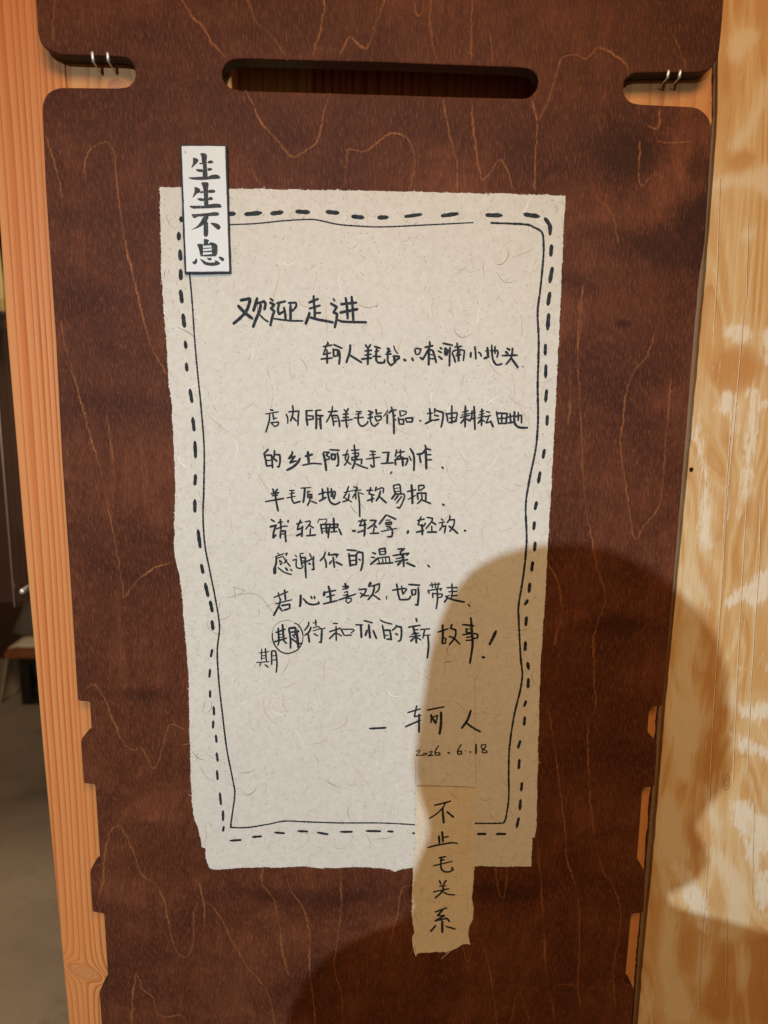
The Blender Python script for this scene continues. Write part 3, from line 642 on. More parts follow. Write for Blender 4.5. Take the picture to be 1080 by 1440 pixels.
def paper(name, poly, base, hf, mats, parent, grid, n_hair, n_long, n_spec, seed, avoid=None):
    """one handmade sheet: wrinkled top, edge down to what it lies on, fibres pressed into it"""
    rr = random.Random(seed); n = len(poly)
    xs = [p[0] for p in poly]; zs = [p[1] for p in poly]
    ins = []
    z = min(zs)
    while z < max(zs):
        x = min(xs)
        while x < max(xs):
            q = (x+rr.uniform(-.3, .3)*grid, z+rr.uniform(-.3, .3)*grid)
            if inside1(q[0], q[1], poly) and min((q[0]-p[0])**2+(q[1]-p[1])**2 for p in poly[::3]) > (grid*.5)**2: ins.append(q)
            x += grid
        z += grid
    pts = [Vector(p) for p in poly]+[Vector(p) for p in ins]
    vo, _, fo, *_r = delaunay_2d_cdt(pts, [(i, (i+1) % n) for i in range(n)], [], 1, 1e-7)
    b = MB(); vv = [(p.x, -(base+hf(p.x, p.y)), p.y) for p in vo]
    ff = []
    for t in fo:
        a, c, d = (vo[k] for k in t[:3]); s = (c.x-a.x)*(d.y-a.y)-(c.y-a.y)*(d.x-a.x); ff.append(tuple(t) if s > 0 else tuple(reversed(t)))
    b.add(vv, ff, 0)
    o = len(b.v); b.v += [(p[0], -(base+hf(p[0], p[1])), p[1]) for p in poly]+[(p[0], -(base+hf(p[0], p[1])-.0004), p[1]) for p in poly]
    for i in range(n): k = (i+1) % n; b.f.append((o+i, o+n+i, o+n+k, o+k)); b.m.append(0)
    def strand(x, z, ang, L, w, mi, curl, lift):
        k = max(3, int(L/.0009)); p = []
        for i in range(k+1):
            p.append((x, z)); ang += curl*(L/k)+rr.uniform(-.16, .16); x += math.cos(ang)*L/k; z += math.sin(ang)*L/k
        s = len(b.v)
        for i, (qx, qz) in enumerate(p):
            a = p[max(i-1, 0)]; c = p[min(i+1, k)]; tx, tz = c[0]-a[0], c[1]-a[1]; l = math.hypot(tx, tz) or 1
            ww = w*.5*(1-.8*abs(2*i/k-1)**2); yy = -(base+hf(qx, qz)+lift)
            b.v.append((qx-tz/l*ww, yy, qz+tx/l*ww)); b.v.append((qx+tz/l*ww, yy, qz-tx/l*ww))
        for i in range(k): b.f.append((s+2*i, s+2*i+1, s+2*i+3, s+2*i+2)); b.m.append(mi)
    x0, x1, z0, z1 = min(xs), max(xs), min(zs), max(zs)
    def spot():
        while True:
            q = (rr.uniform(x0, x1), rr.uniform(z0, z1))
            if inside1(q[0], q[1], poly): return q
    for i in range(n_hair):
        x, z = spot(); strand(x, z, math.pi/2+rr.gauss(0, .75), rr.uniform(.0013, .0046), rr.uniform(.00013, .00032), rr.choices([1, 2, 3, 4], [3, 4, 3, 3])[0], rr.gauss(0, 110), .00003+rr.random()*.00002)
    for i in range(n_long):
        x, z = spot(); strand(x, z, -math.pi/2+rr.gauss(0, .6), rr.uniform(.008, .026), rr.uniform(.0003, .0006), rr.choices([1, 2, 3, 4], [3, 5, 1.5, 2])[0], rr.gauss(0, 70), .00003+rr.random()*.00002)
    for i in range(n_long//5):
        x, z = spot(); strand(x, z, -math.pi/2+rr.gauss(0, .35), rr.uniform(.010, .040), rr.uniform(.0007, .0015), 5, rr.gauss(0, 30), .00003)
    for i in range(n_spec):
        x, z = spot(); strand(x, z, rr.uniform(0, 6.28), rr.uniform(.0006, .0014), rr.uniform(.0003, .0007), rr.choices([1, 3], [1, 2])[0], 0, .00003+rr.random()*.00002)
    for i in range(int(n*.55)):      # wisps out of the torn edge
        j = rr.randrange(n); p = poly[j]; qn = poly[(j+1) % n]; ang = math.atan2(qn[1]-p[1], qn[0]-p[0])-math.pi/2+rr.gauss(0, .6)
        strand(p[0]-math.cos(ang)*.001, p[1]-math.sin(ang)*.001, ang, rr.uniform(.0016, .0034), rr.uniform(.00025, .0006), rr.choices([0, 2, 4], [7, 1, 2])[0], rr.gauss(0, 200), .00002)
    o = mesh(name, b.v, b.f, mats, parent, b.m); return o

BASE = .0009
M_FAINT = plain('bark_fibre', (.54, .44, .34), .85, .15, var=.15, scale=400)
SHEET = PTS('225,263.5 245,264 320,266 440,267.5 520,269 600,270.5 625,272 700,273 795,275.5 792.5,310 788.5,400 785,480 780,580 775,680 770,760 765,855 760,930 758.5,960 756,1060 754,1160 751.5,1176 748,1177.5 747,1217 700,1217.5 667,1217 620,1218 580,1219 566,1221 555,1225 548,1221 540,1220 500,1217.5 450,1220 430,1217 385,1218.5 350,1218.5 320,1220.5 302,1221.5 295,1219 290,1205 289.5,1192 284,1189.5 283,1180 279,1165 272.5,1145 271,1130 270,1115 268,1085 268.5,1060 267,1035 266,960 265,940 260,880 256,830 252,805 250,800 245,770 246,730 247,680 245,630 242,570 237,530 235,480 231,440 228,390 226.5,325')
sheet_poly = torn([X2(*p) for p in SHEET], .0022, .0007, 2)
notice = tag(empty('notice_sheet', (0, -.0006, X2(500, 1220)[1])), 'large fibrous paper sheet with handwritten welcome text and dashed border, on the brown panel', 'paper notice')
paper('handmade_sheet', sheet_poly, BASE, hgt, [M_PAPER]+M_FIB+[M_FAINT], notice, .0052, 4200, 170, 1100, 5)

# ------------------------------------------------------------------ pen strokes
FAT = 1.2
class Ink:
    def __init__(s, hf, base): s.b = MB(); s.hf = hf; s.base = base; s.k = 0
    def stroke(s, pts, w, m=0, taper=(.85, .9), jit=.10):
        """pts: plane points (x, z); split at sharp corners so every piece stays a clean ribbon"""
        P = [pts[0]]
        for p in pts[1:]:
            if math.hypot(p[0]-P[-1][0], p[1]-P[-1][1]) > 1e-5: P.append(p)
        if len(P) == 1: P.append((P[0][0]+w*.1, P[0][1]-w*.1))
        runs = []; cur = [P[0]]
        for i in range(1, len(P)-1):
            cur.append(P[i]); a = (P[i][0]-P[i-1][0], P[i][1]-P[i-1][1]); b = (P[i+1][0]-P[i][0], P[i+1][1]-P[i][1])
            c = (a[0]*b[0]+a[1]*b[1])/(math.hypot(*a)*math.hypot(*b))
            if c < .35: runs.append(cur); cur = [P[i]]
        cur.append(P[-1]); runs.append(cur)
        for ri, r in enumerate(runs):
            s.piece(catmull(r, max(.0006, w*.25)), w, m, taper[0] if ri == 0 else .95, taper[1] if ri == len(runs)-1 else .95, jit)
    def piece(s, p, w, m, t0, t1, jit):
        s.k += 1; n = len(p); o = len(s.b.v); lift = .00006+.000003*(s.k % 30); v = []; ph = s.k*3.7
        def y(x, z): return -(s.base+s.hf(x, z)+lift)
        hw = []
        for i in range(n):
            t = i/(n-1); e = (t0+(1-t0)*min(1, t*4)) if t < .5 else (t1+(1-t1)*min(1, (1-t)*4))
            hw.append(w*.5*e*(1+jit*1.6*mnoise.noise((i*.35, ph, 0))))
        L = []; R = []
        for i in range(n):
            a = p[max(i-1, 0)]; b = p[min(i+1, n-1)]; tx, tz = b[0]-a[0], b[1]-a[1]; l = math.hypot(tx, tz) or 1; nx_, nz_ = -tz/l, tx/l
            jl = 1+jit*1.4*mnoise.noise((i*.8, ph, 5)); jr = 1+jit*1.4*mnoise.noise((i*.8, ph, 9))
            L.append((p[i][0]+nx_*hw[i]*jl, p[i][1]+nz_*hw[i]*jl)); R.append((p[i][0]-nx_*hw[i]*jr, p[i][1]-nz_*hw[i]*jr))
        def cap(i, sgn):
            a = p[0] if i == 0 else p[-2]; b = p[1] if i == 0 else p[-1]; ang = math.atan2(b[1]-a[1], b[0]-a[0])+(math.pi if i == 0 else 0)
            return [(p[i][0]+hw[i]*.9*math.cos(ang+q), p[i][1]+hw[i]*.9*math.sin(ang+q)) for q in (-1.0, -.35, .35, 1.0)]
        c0 = cap(0, 1); c1 = cap(-1, 1)
        for i in range(n): v += [L[i], R[i]]
        e0 = len(v); v += c0+c1
        s.b.v += [(q[0], y(*q), q[1]) for q in v]
        for i in range(n-1): s.b.f.append((o+2*i, o+2*i+1, o+2*i+3, o+2*i+2)); s.b.m.append(m)
        s.b.f.append((o, o+e0, o+e0+1, o+e0+2, o+e0+3, o+1)); s.b.m.append(m)
        z = o+2*(n-1); s.b.f.append((z+1, o+e0+4, o+e0+5, o+e0+6, o+e0+7, z)); s.b.m.append(m)
    def crop(s, x0, y0, sc, text, dw=26, m=0, fat=1.0, **kw):
        """'x,y x,y w30; ...' measured in a crop whose corner is x0,y0 and scale sc"""
        for st in text.split(';'):
            st = st.strip()
            if not st: continue
            w = dw; pp = []
            for tk in st.split():
                if tk[0] == 'w': w = float(tk[1:])
                else: a, b = tk.split(','); pp.append((x0+float(a)/sc, y0+float(b)/sc))
            px = w*fat*FAT/sc*scale_at(*pp[0]); s.stroke([X2(*q) for q in pp], px, m, **kw)
    def build(s, name, mats, parent): return s.b.build(name, mats, parent)

LINES = [
[(325,405,10.8,'150,190 285,165 290,200 260,300 220,375 140,460 45,540 w42;115,275 210,375 325,465 w45;400,160 380,230 345,345 w42;415,235 505,205 525,250 510,325 w38;455,260 430,370 380,480 340,590 w42;430,400 500,470 565,515 w25;600,165 640,195 w28;595,225 660,255 610,315 660,355 630,440 600,570 w36;640,465 830,492 930,500 1090,502 w26;700,235 825,205 w32;735,235 715,330 730,400 790,365 w34;805,300 825,400 830,490 w34;875,230 985,225 990,280 930,355 w30;905,265 905,500 w38'),
 (420,405,10.8,'230,125 230,200 245,330 245,460 w34;160,225 295,170 w34;165,315 325,268 w30;255,385 335,378 w28;165,380 150,440 110,540 w40;180,450 290,480 400,500 520,525 w36;525,165 550,195 w26;490,240 580,290 530,375 585,395 575,480 550,600 w36;600,490 700,515 1025,522 w34;645,250 875,225 w36;635,375 890,325 w38;715,155 735,300 745,465 w36;805,135 820,300 830,490 w36')],
[(445,470,10.8,'170,120 180,150 w26;105,190 235,165 w24;165,150 130,240 105,310 215,285 w24;160,240 165,440 w30;70,378 240,362 w26;265,160 390,215 w26;255,225 265,340 w30;265,235 325,240 320,330 265,335 w26;345,250 355,350 345,450 w32;515,165 505,270 455,430 w32;510,320 600,375 685,430 w30;745,165 775,205 w28;820,160 785,215 w28;735,255 840,245 w24;735,320 830,305 w24;685,378 840,362 w28;785,210 780,455 w32;880,185 970,215 w26;890,265 945,252 w24;860,335 975,340 w26;915,205 905,330 915,410 960,435 1030,430 1035,390 w30'),
 (535,470,10.8,'100,215 140,225 w26;100,275 150,255 w28;80,305 160,300 w28;120,215 110,400 160,475 205,440 240,400 w28;200,175 225,250 265,295 w20;190,335 280,335 285,365 240,390 w28;205,330 215,420 w32;215,390 250,380 w20;355,385 380,400 w36;480,365 495,400 w32;520,235 535,300 w28;530,215 615,225 585,300 550,310 w24;675,200 795,175 w28;745,115 745,190 700,280 640,385 605,355 w30;735,250 730,465 w32;740,240 790,250 820,330 845,430 w30;750,310 800,315 w20;745,370 810,375 w22;905,205 930,225 w26;875,255 925,280 w26;880,335 935,380 w28;950,140 1090,168 w28;985,220 990,310 w48;1020,235 1010,310 w30;1055,200 1050,300 1045,480 w28'),
 (635,470,10.8,'80,135 85,200 w26;45,195 150,185 w24;10,270 70,240 180,245 190,270 175,400 w24;5,290 30,340 55,425 w28;95,190 100,300 105,405 w34;65,325 140,310 w26;75,290 130,270 w20;290,280 285,345 w34;350,190 360,280 365,375 w28;405,275 430,290 450,335 w26;540,205 550,345 w34;515,255 560,250 w26;490,370 560,340 w30;605,170 610,300 630,400 680,465 760,450 w28;590,250 690,250 700,290 685,350 w28;655,190 655,290 w28;840,215 875,240 w30;815,265 850,295 w30;765,325 990,320 w28;920,215 910,320 885,380 825,455 w30;895,355 1000,505 w32;1070,490 1078,495 w18')],
[(365,560,10.8,'165,175 210,185 w24;95,238 290,205 w18;155,240 150,340 100,510 w24;205,240 220,320 w24;215,310 265,300 w20;170,370 290,360 285,400 235,430 185,380 w22;405,240 430,300 430,380 w22;445,205 600,195 590,280 585,410 w24;505,110 510,220 475,345 w26;510,290 560,345 w24;700,190 805,185 w22;715,190 715,300 730,410 w30;735,265 815,270 815,315 740,325 w24;850,185 935,180 w22;860,190 865,330 860,460 w32;880,260 970,265 w24;925,270 925,380 935,460 w34;890,315 930,312 w20'),
 (450,560,10.8,'125,205 265,195 w24;190,125 175,220 100,360 w24;180,260 200,350 210,415 w24;185,262 265,260 290,340 300,430 w26;200,300 250,295 w16;205,352 260,348 w22;365,170 395,205 w22;430,155 405,205 w26;350,243 430,235 w24;350,292 435,285 w24;325,342 490,322 w24;395,210 395,330 410,440 w28;545,200 630,205 w20;545,243 625,232 w20;515,300 660,290 w22;590,205 580,340 610,410 660,420 720,375 725,350 w26;735,190 800,215 w26;735,250 790,240 w22;725,305 800,285 w24;765,200 765,330 790,400 830,425 890,375 w24;850,170 860,240 w28;865,238 935,220 w22;835,275 925,270 925,320 860,345 835,290 w24;1030,180 1000,230 965,275 w18;1020,250 1020,380 w28'),
 (535,560,10.8,'165,135 180,180 130,220 w28;150,190 240,175 w24;185,180 200,300 205,535 w30;200,268 230,262 w20;205,330 235,325 w22;295,190 300,260 w24;320,190 390,200 385,235 330,265 300,270 w20;270,295 285,385 w26;285,320 350,320 350,395 285,390 w24;375,305 395,355 w24;380,305 490,295 480,360 400,360 w26;595,340 612,342 w26;745,155 755,250 750,335 w30;710,232 790,225 w22;680,385 790,330 w28;825,155 820,220 w26;845,185 950,215 945,310 920,435 w28;815,255 880,270 w24;810,335 885,320 w28'),
 (620,560,8.64,'60,180 75,230 80,280 w20;70,190 190,175 195,200 175,280 w20;130,92 130,300 w22;100,240 165,232 w16;95,295 185,275 w22;255,170 330,150 w16;245,205 340,182 w14;235,235 345,205 w18;295,95 290,345 w24;290,240 240,300 w22;310,250 345,275 w20;355,185 415,170 w18;350,255 420,235 w18;375,150 370,230 350,275 w20;400,100 405,230 410,375 w24;470,165 520,150 w16;460,203 525,183 w14;445,240 530,215 w16;495,130 490,330 w22;490,250 450,300 w22;505,265 530,285 w16;545,160 590,170 w18;535,225 600,210 w18;575,230 545,300 600,285 w18;600,275 630,345 w24;670,160 685,240 700,310 w20;675,180 800,185 785,310 w22;735,190 735,295 w20;700,245 780,240 w18;700,305 780,305 w20;835,185 845,300 w22;810,230 870,215 w18;805,300 875,290 w20;890,165 890,290 940,350 1045,358 w26;885,225 975,205 975,300 w20;935,170 935,270 w20')],
[(365,620,10.8,'135,125 70,195 w28;75,200 100,300 110,380 w28;100,215 185,215 195,300 200,405 w28;110,295 180,290 w22;115,380 190,370 w24;230,145 225,230 190,290 w28;240,205 310,210 315,300 300,390 275,390 w28;220,265 265,305 w28;495,160 500,190 445,265 540,230 465,330 560,300 w28;615,265 580,330 500,400 420,440 w34;735,165 750,320 w36;700,230 800,205 w34;655,368 800,340 940,348 w24'),
 (445,615,10.8,'110,225 195,222 150,265 w24;150,270 200,300 190,330 135,335 w24;105,245 130,340 150,495 w34;210,185 345,195 w26;225,245 235,335 w26;235,255 290,260 280,330 235,330 w32;320,230 335,330 330,425 305,430 w28;400,268 490,255 w24;475,190 440,320 500,390 525,405 w24;490,280 470,360 425,420 w24;575,115 580,180 w26;530,195 645,188 w22;545,240 640,235 640,280 545,300 w20;540,300 540,345 690,330 680,405 w24;585,190 590,300 575,400 545,470 w28;600,400 690,440 780,468 w24;615,280 615,340 w20;815,205 895,215 w22;810,265 895,255 w20;755,328 965,298 w20;850,210 870,330 875,440 845,450 825,415 w26'),
 (530,615,10.8,'85,230 190,225 w22;175,225 155,390 w34;65,395 250,385 w24;225,520 205,550 w20;300,190 280,285 w26;310,230 415,215 w22;355,185 360,300 395,300 w24;270,340 350,325 460,320 465,350 435,420 w28;275,340 285,415 w28;385,300 395,430 w32;300,310 350,270 w24;490,285 520,350 w22;505,170 555,260 565,380 560,500 w30;730,120 740,170 690,240 610,255 w30;745,165 815,190 w24;645,270 665,380 w28;740,170 745,330 750,475 w34;760,260 820,262 w24;755,340 830,338 w24;985,445 1005,470 w26')],
[(365,670,10.8,'205,185 215,230 w26;275,190 245,230 w24;180,258 295,243 w26;195,290 275,280 w24;95,378 370,330 w26;240,230 250,340 285,520 w28;455,210 535,208 w18;455,262 535,245 w18;415,322 545,300 w18;495,210 490,330 525,405 620,375 w24;630,175 775,165 w20;690,180 680,300 665,390 w30;715,235 775,225 w16;740,205 735,270 w16;735,260 735,320 w26;735,265 795,270 795,330 w22;765,285 765,360 730,435 w24;785,370 870,405 w22;955,185 965,330 w28;900,268 1000,235 w24;910,370 1010,315 w28'),
 (455,670,10.8,'65,170 75,300 110,390 180,420 250,385 w28;40,240 170,225 180,250 160,335 w24;120,180 120,305 w26;145,240 145,330 w18;380,150 350,240 305,320 w24;310,240 430,215 w16;320,320 430,385 w20;390,260 370,350 295,380 w24;455,155 515,160 480,215 w20;445,215 570,200 w18;515,170 490,240 440,320 w22;520,235 610,268 w16;490,260 490,340 w24;530,260 545,400 550,605 w26;655,210 745,205 w24;715,165 690,260 770,280 w24;735,270 735,385 w26;665,365 765,330 w26;800,155 785,215 w24;800,200 880,170 910,185 905,245 w22;865,215 840,300 800,365 w28;855,310 950,395 w28'),
 (535,670,10.8,'195,140 215,240 w24;195,135 280,115 300,150 305,250 w24;215,180 280,170 w14;215,225 290,220 w16;235,250 170,335 w30;220,265 350,262 365,300 330,400 290,475 250,465 w24;270,285 215,355 w26;320,300 245,400 w22;470,125 480,250 485,405 w34;405,228 535,200 w24;420,345 530,285 w20;580,130 580,210 w24;580,135 655,130 665,165 600,210 w24;555,255 570,345 w26;560,250 690,250 685,360 w26;625,275 625,340 560,410 w24;620,350 760,408 w26;940,415 965,435 w26')],
[(370,715,10.8,'125,165 175,195 w26;110,275 200,250 165,350 155,440 195,400 w30;225,215 300,200 w22;205,310 300,270 370,265 w22;265,160 275,320 w26;265,340 265,445 w26;260,345 340,335 340,400 350,500 w28;275,385 330,380 w20;385,180 380,200 w32;510,235 595,205 w24;570,170 530,280 525,320 610,280 w24;595,270 590,420 w30;510,410 595,370 w30;640,200 710,185 715,220 650,310 w22;700,250 765,290 w24;720,300 715,390 w22;665,410 800,398 w26;860,150 830,215 w14;860,165 960,155 970,175 940,230 w16;875,240 900,375 w26;880,240 1020,235 1000,330 990,440 w26;960,230 965,370 w28;905,300 1000,290 w22;910,340 1000,340 w16'),
 (465,715,10.8,'45,145 55,350 w30;0,240 110,235 105,280 0,290 w26;0,355 100,345 w22;125,305 165,395 w26;335,335 375,340 w32;425,190 540,172 w26;485,155 440,260 540,240 w24;515,200 520,300 510,415 w30;410,360 520,325 w26;600,175 690,180 650,240 565,300 w26;650,235 695,280 w26;660,280 650,350 w24;600,375 730,370 w24;840,95 735,235 w28;860,100 990,160 w26;835,175 905,170 w18;830,215 925,200 920,235 835,240 w24;840,270 910,265 w18;855,300 895,285 w16;765,345 1000,298 w20;890,270 935,330 930,420 865,425 w26'),
 (560,715,10.8,'150,335 140,370 w34;290,180 395,155 w24;345,120 300,240 380,260 410,220 w24;360,240 365,390 w32;275,355 385,330 w28;435,130 520,145 500,200 420,300 w24;510,200 570,240 w26;505,265 510,340 w24;440,355 580,352 w28;650,155 680,175 w24;615,215 705,200 w20;670,210 660,270 625,325 w22;665,270 720,260 700,365 w26;785,105 775,160 740,215 w24;780,170 850,165 840,250 780,345 w24;770,265 830,310 900,375 w28;1005,330 1018,335 w34')],
[(375,760,10.8,'165,185 195,210 w16;135,240 265,195 w18;150,240 145,350 110,430 w28;160,265 250,235 w18;195,290 215,365 240,330 215,300 w18;255,245 300,310 360,385 w22;310,290 270,340 w20;310,185 300,215 w28;130,400 125,490 w42;175,405 270,475 380,510 w22;290,410 320,445 w26;365,430 385,450 w24;435,215 460,245 w18;400,295 455,280 450,370 470,410 530,415 555,380 w22;505,195 560,190 w18;510,215 530,320 535,370 w24;525,255 590,255 590,380 600,560 w28;540,305 590,300 w18;530,345 640,300 720,255 w24;655,195 680,250 w22;715,240 710,340 720,430 690,435 w28;640,340 665,355 w26;890,170 870,240 815,300 w26;885,270 905,340 905,405 w26;950,180 940,220 w26;950,215 1090,210 w26;985,305 955,350 w26;1010,250 1030,400 w28'),
 (465,760,7.2,'30,135 70,135 60,165 w16;55,215 115,245 w20;165,92 260,100 w18;185,130 200,255 w20;200,150 260,150 260,240 w20;205,200 255,195 w14;205,245 260,240 w18;285,105 255,145 w18;280,115 325,120 325,220 305,300 w18;285,185 300,195 w18;425,120 455,132 w18;410,165 445,170 w16;405,238 470,180 w20;490,85 500,140 w18;490,85 550,75 555,125 w18;500,110 545,105 w10;505,140 555,135 w14;470,175 590,160 600,215 w14;480,180 495,225 w12;525,180 530,220 w12;555,175 560,215 w12;470,232 630,222 w18;680,85 745,80 710,110 w18;630,150 790,125 770,145 w18;700,110 730,165 w16;660,182 740,165 w14;655,210 780,190 w16;735,150 740,260 w18;725,190 680,245 w20;770,225 850,258 w20;980,245 1000,265 w18')],
[(375,810,10.8,'115,318 325,230 w22;180,245 205,345 w20;275,205 290,350 w28;135,415 270,380 385,352 w20;215,340 190,440 110,590 w28;195,460 240,525 w26;230,440 355,420 350,485 w28;265,510 330,490 w26;520,285 515,415 505,450 w34;560,335 620,400 700,425 795,410 790,385 w28;675,300 690,335 w24;730,300 730,335 w26;880,235 870,290 w34;880,245 1050,210 w24;910,315 1030,280 w22;865,415 1070,368 w26;940,150 965,250 975,390 w32'),
 (465,810,10.8,'220,105 235,190 w28;180,155 270,145 w22;185,195 275,165 w22;205,245 255,225 260,270 210,285 w18;190,285 290,290 w16;120,358 375,268 w24;245,300 235,370 265,405 310,370 310,330 240,335 w20;430,200 540,190 520,250 455,315 w26;450,250 510,290 580,290 w24;605,95 585,150 w38;620,150 740,110 730,200 680,250 w24;665,150 640,260 570,350 w28;640,275 745,350 w26;848,300 850,345 w18'),
 (545,805,8.64,'60,210 200,190 230,200 185,260 w20;110,135 130,260 150,325 250,320 280,285 w22;170,160 180,245 w18;258,140 388,150 w22;290,210 300,270 w22;295,205 345,205 335,265 300,265 w18;372,180 375,280 365,390 340,385 w24;510,150 635,135 w16;535,120 545,180 w16;575,120 580,180 w16;620,120 610,175 w16;490,210 505,250 w18;495,215 655,190 640,215 w16;545,245 550,300 w18;545,250 665,260 655,290 620,300 w18;600,180 605,320 590,435 w20;720,180 845,180 w18;780,135 785,235 w20;740,230 840,225 w16;790,225 770,310 w18;785,280 845,275 w18;705,285 730,300 690,355 w22;740,310 830,335 930,355 w22;700,290 755,272 w14;980,385 995,405 w20')],
[(355,865,10.8,'395,190 405,400 w28;460,135 480,380 w30;360,255 500,205 w26;410,290 480,270 w16;415,330 490,320 w16;330,400 520,340 w26;405,400 390,450 w22;470,370 520,420 w26;555,200 580,340 580,490 w28;560,190 650,180 680,300 700,480 w34;580,250 690,240 w26;600,350 700,420 755,415 w26;640,290 700,230 w34;650,380 700,440 w26;610,290 650,340 w20;640,110 700,140 750,220 772,300 w18;745,440 690,515 600,560 510,572 420,535 345,450 308,350 305,270 w20;305,270 330,170 410,100 520,70 610,85 w6;772,300 765,380 745,440 w13'),
 (425,860,10.8,'100,150 95,200 40,275 w24;135,230 105,300 45,350 w26;95,340 110,455 w28;205,120 210,200 w22;165,165 225,155 w16;165,240 245,220 290,260 350,240 w18;165,285 300,245 w16;300,260 295,370 290,460 260,455 w28;180,330 240,362 w22;470,170 535,175 w22;415,300 580,245 w24;515,220 518,430 w24;500,320 415,405 w26;530,320 600,365 w20;590,265 640,355 w24;605,262 760,262 790,280 740,320 w20;660,355 750,350 w22;815,195 915,195 w24;890,200 900,385 w32;940,130 1065,165 w24;985,275 960,355 w30;1010,195 1030,390 w32'),
 (515,860,10.8,'105,280 155,400 w28;210,120 280,155 390,182 w22;245,200 265,300 280,400 w26;265,275 360,275 380,420 w28;285,355 335,350 w18;310,410 385,412 w26;455,200 450,230 395,275 w26;455,215 530,225 535,330 520,420 485,440 w28;445,325 475,345 w26;755,95 770,145 w26;640,228 815,200 w26;715,225 730,330 w28;735,270 785,265 w20;690,335 795,320 w22;655,375 820,355 w22;750,310 760,465 w30;735,380 675,440 w28;775,385 830,425 w20;820,265 960,255 w22;885,270 860,395 w24;880,355 970,345 w18;935,360 945,520 925,695 w28'),
 (605,860,10.8,'115,305 270,255 w24;185,195 190,340 180,480 w30;190,390 235,400 230,475 185,475 w22;325,190 310,250 385,270 385,340 350,420 290,490 w26;285,370 360,400 445,485 w26;615,90 630,300 640,500 600,775 w32;490,190 660,210 w26;545,250 545,310 w26;550,265 630,250 w16;545,310 630,310 w20;490,345 640,325 720,340 715,390 650,405 w24;545,385 640,370 w20;540,430 640,425 w22;995,290 950,390 900,490 w40;795,685 812,685 w42')],
[(355,865,10.8,'145,505 140,670 w18;200,500 215,690 w22;105,565 255,545 w16;145,610 205,605 w14;150,650 210,640 w14;65,712 255,698 w18;130,710 115,765 w18;195,745 240,780 w24;295,545 295,740 w24;295,535 355,535 370,640 375,740 365,860 w24;310,610 360,605 w16;315,675 370,665 w18')],
[(510,980,6,'60,260 195,253 w16;380,125 485,95 w13;455,68 435,160 490,150 w13;475,140 475,290 w16;360,245 485,190 w15;545,105 685,78 w14;580,140 575,210 w12;575,150 610,210 w18;585,165 630,150 615,220 w12;660,125 660,220 648,305 w20;910,110 885,185 835,258 w18;875,215 930,255 990,288 w16')],
[(510,980,6,'450,455 475,440 480,455 450,488 500,485 w8;510,475 505,485 535,485 540,470 515,470 w9;555,462 585,452 580,470 550,490 595,487 w9;640,405 610,455 615,485 650,485 650,465 615,465 w10;720,465 730,468 w14;830,395 800,450 805,480 835,475 830,450 805,458 w11;860,450 870,450 w6;903,458 910,460 w14;955,395 955,475 w14;1035,395 1000,400 1005,430 1045,450 1045,465 1010,465 1010,445 1035,415 1035,395 w10')]]
for ln in LINES:
    k = Ink(hgt, BASE)
    for c in ln: k.crop(*c)
    k.build('handwritten_line', M_INK, notice)
# dashes and the drawn line round the text
DASH = [(0,0,'645,603 662,602;692,604 735,600;765,602 795,598;835,596 870,598;920,597 952,600;992,610 1022,613;1065,613 1090,612',10),
 (540,0,'60,610 105,604 w8;163,608 207,602 w9;288,606 330,607;395,604 435,610 w10;452,616 465,635 466,660;470,692 468,720;472,755 465,795;465,825 460,858;462,885 459,927',9.5),
 (540,480,'453,10 452,38;454,68 453,102;456,138 453,170;458,210 457,235;450,305 446,328;438,368 433,398;428,452 424,472;422,508 420,528;424,565 422,588;417,620 414,645;409,680 407,704;403,727 395,740;400,775 398,798;397,845 396,868;403,903 406,920;405,948 404,972',8),
 (540,960,'398,50 393,65;395,95 393,118;382,162 376,182;380,215 378,240;387,280 385,302;383,328 381,355;378,378 372,405;340,423 315,423;285,423 262,423',7),
 (540,960,'85,421 80,421 w6;25,417 10,416 w6',6),
 (0,960,'1070,416 1030,415;990,417 958,417;922,424 893,419;865,416 838,415;800,421 773,419;735,430 710,432;678,440 648,442;628,415 630,402;628,385 628,358;622,340 619,308;613,270 611,245;613,218 610,195;610,165 608,145;600,125 601,105;603,88 602,65;592,38 592,20',6),
 (0,480,'590,942 592,920 w6;594,885 598,865 w6;600,808 597,785;598,758 592,730;586,715 578,680;572,650 567,627;564,578 558,530;549,478 549,445;549,402 551,375;551,325 549,282;547,250 543,215;541,170 535,135;527,82 525,62;524,18 522,0',8.5),
 (0,0,'520,918 516,885;513,850 509,818;510,785 509,760;509,730 507,705;504,673 504,655;511,622 510,612',10)]
for x0, y0, t, w in DASH:
    for one in t.split(';'):
        k = Ink(hgt, BASE); k.crop(x0, y0, 2, one, w, taper=(.8, .6)); k.build('border_dash', M_INK, notice)
k = Ink(hgt, BASE)
k.crop(0, 0, 1, '267,385 270,415 272.5,450 274.5,480 278,520 283,570 287.5,630 287,690 286,725 288.5,765 295,800 303,840 309,880 306,915 308.5,960 313,1000 319,1050 327.5,1095 330.5,1115 327.5,1140 325,1160 327.5,1162.5 350,1162.5 380,1157.5 400,1153.5 430,1154.5 475,1156 540,1156.5 590,1159 w2.3', jit=.18)
k.crop(0, 0, 1, '668,1156.5 702,1156.5 709,1154 712.5,1140 715,1120 715,1085 716,1050 722.5,1005 731,970 734,948 731.5,920 729,870 729,850 736,805 740,760 739,710 745,670 753,630 756,590 755.5,540 757,480 755.5,440 759,410 763,370 764,345 761.5,327.5 750,320 737.5,316 690,314 w2.4', jit=.2)
k.crop(0, 0, 1, '665,313.5 615,316 540,319.5 505,318.5 475,316 452,311 435,309 400,311 360,315 324,316.5 w1.7', jit=.2)
k.build('border_line', M_INK, notice)
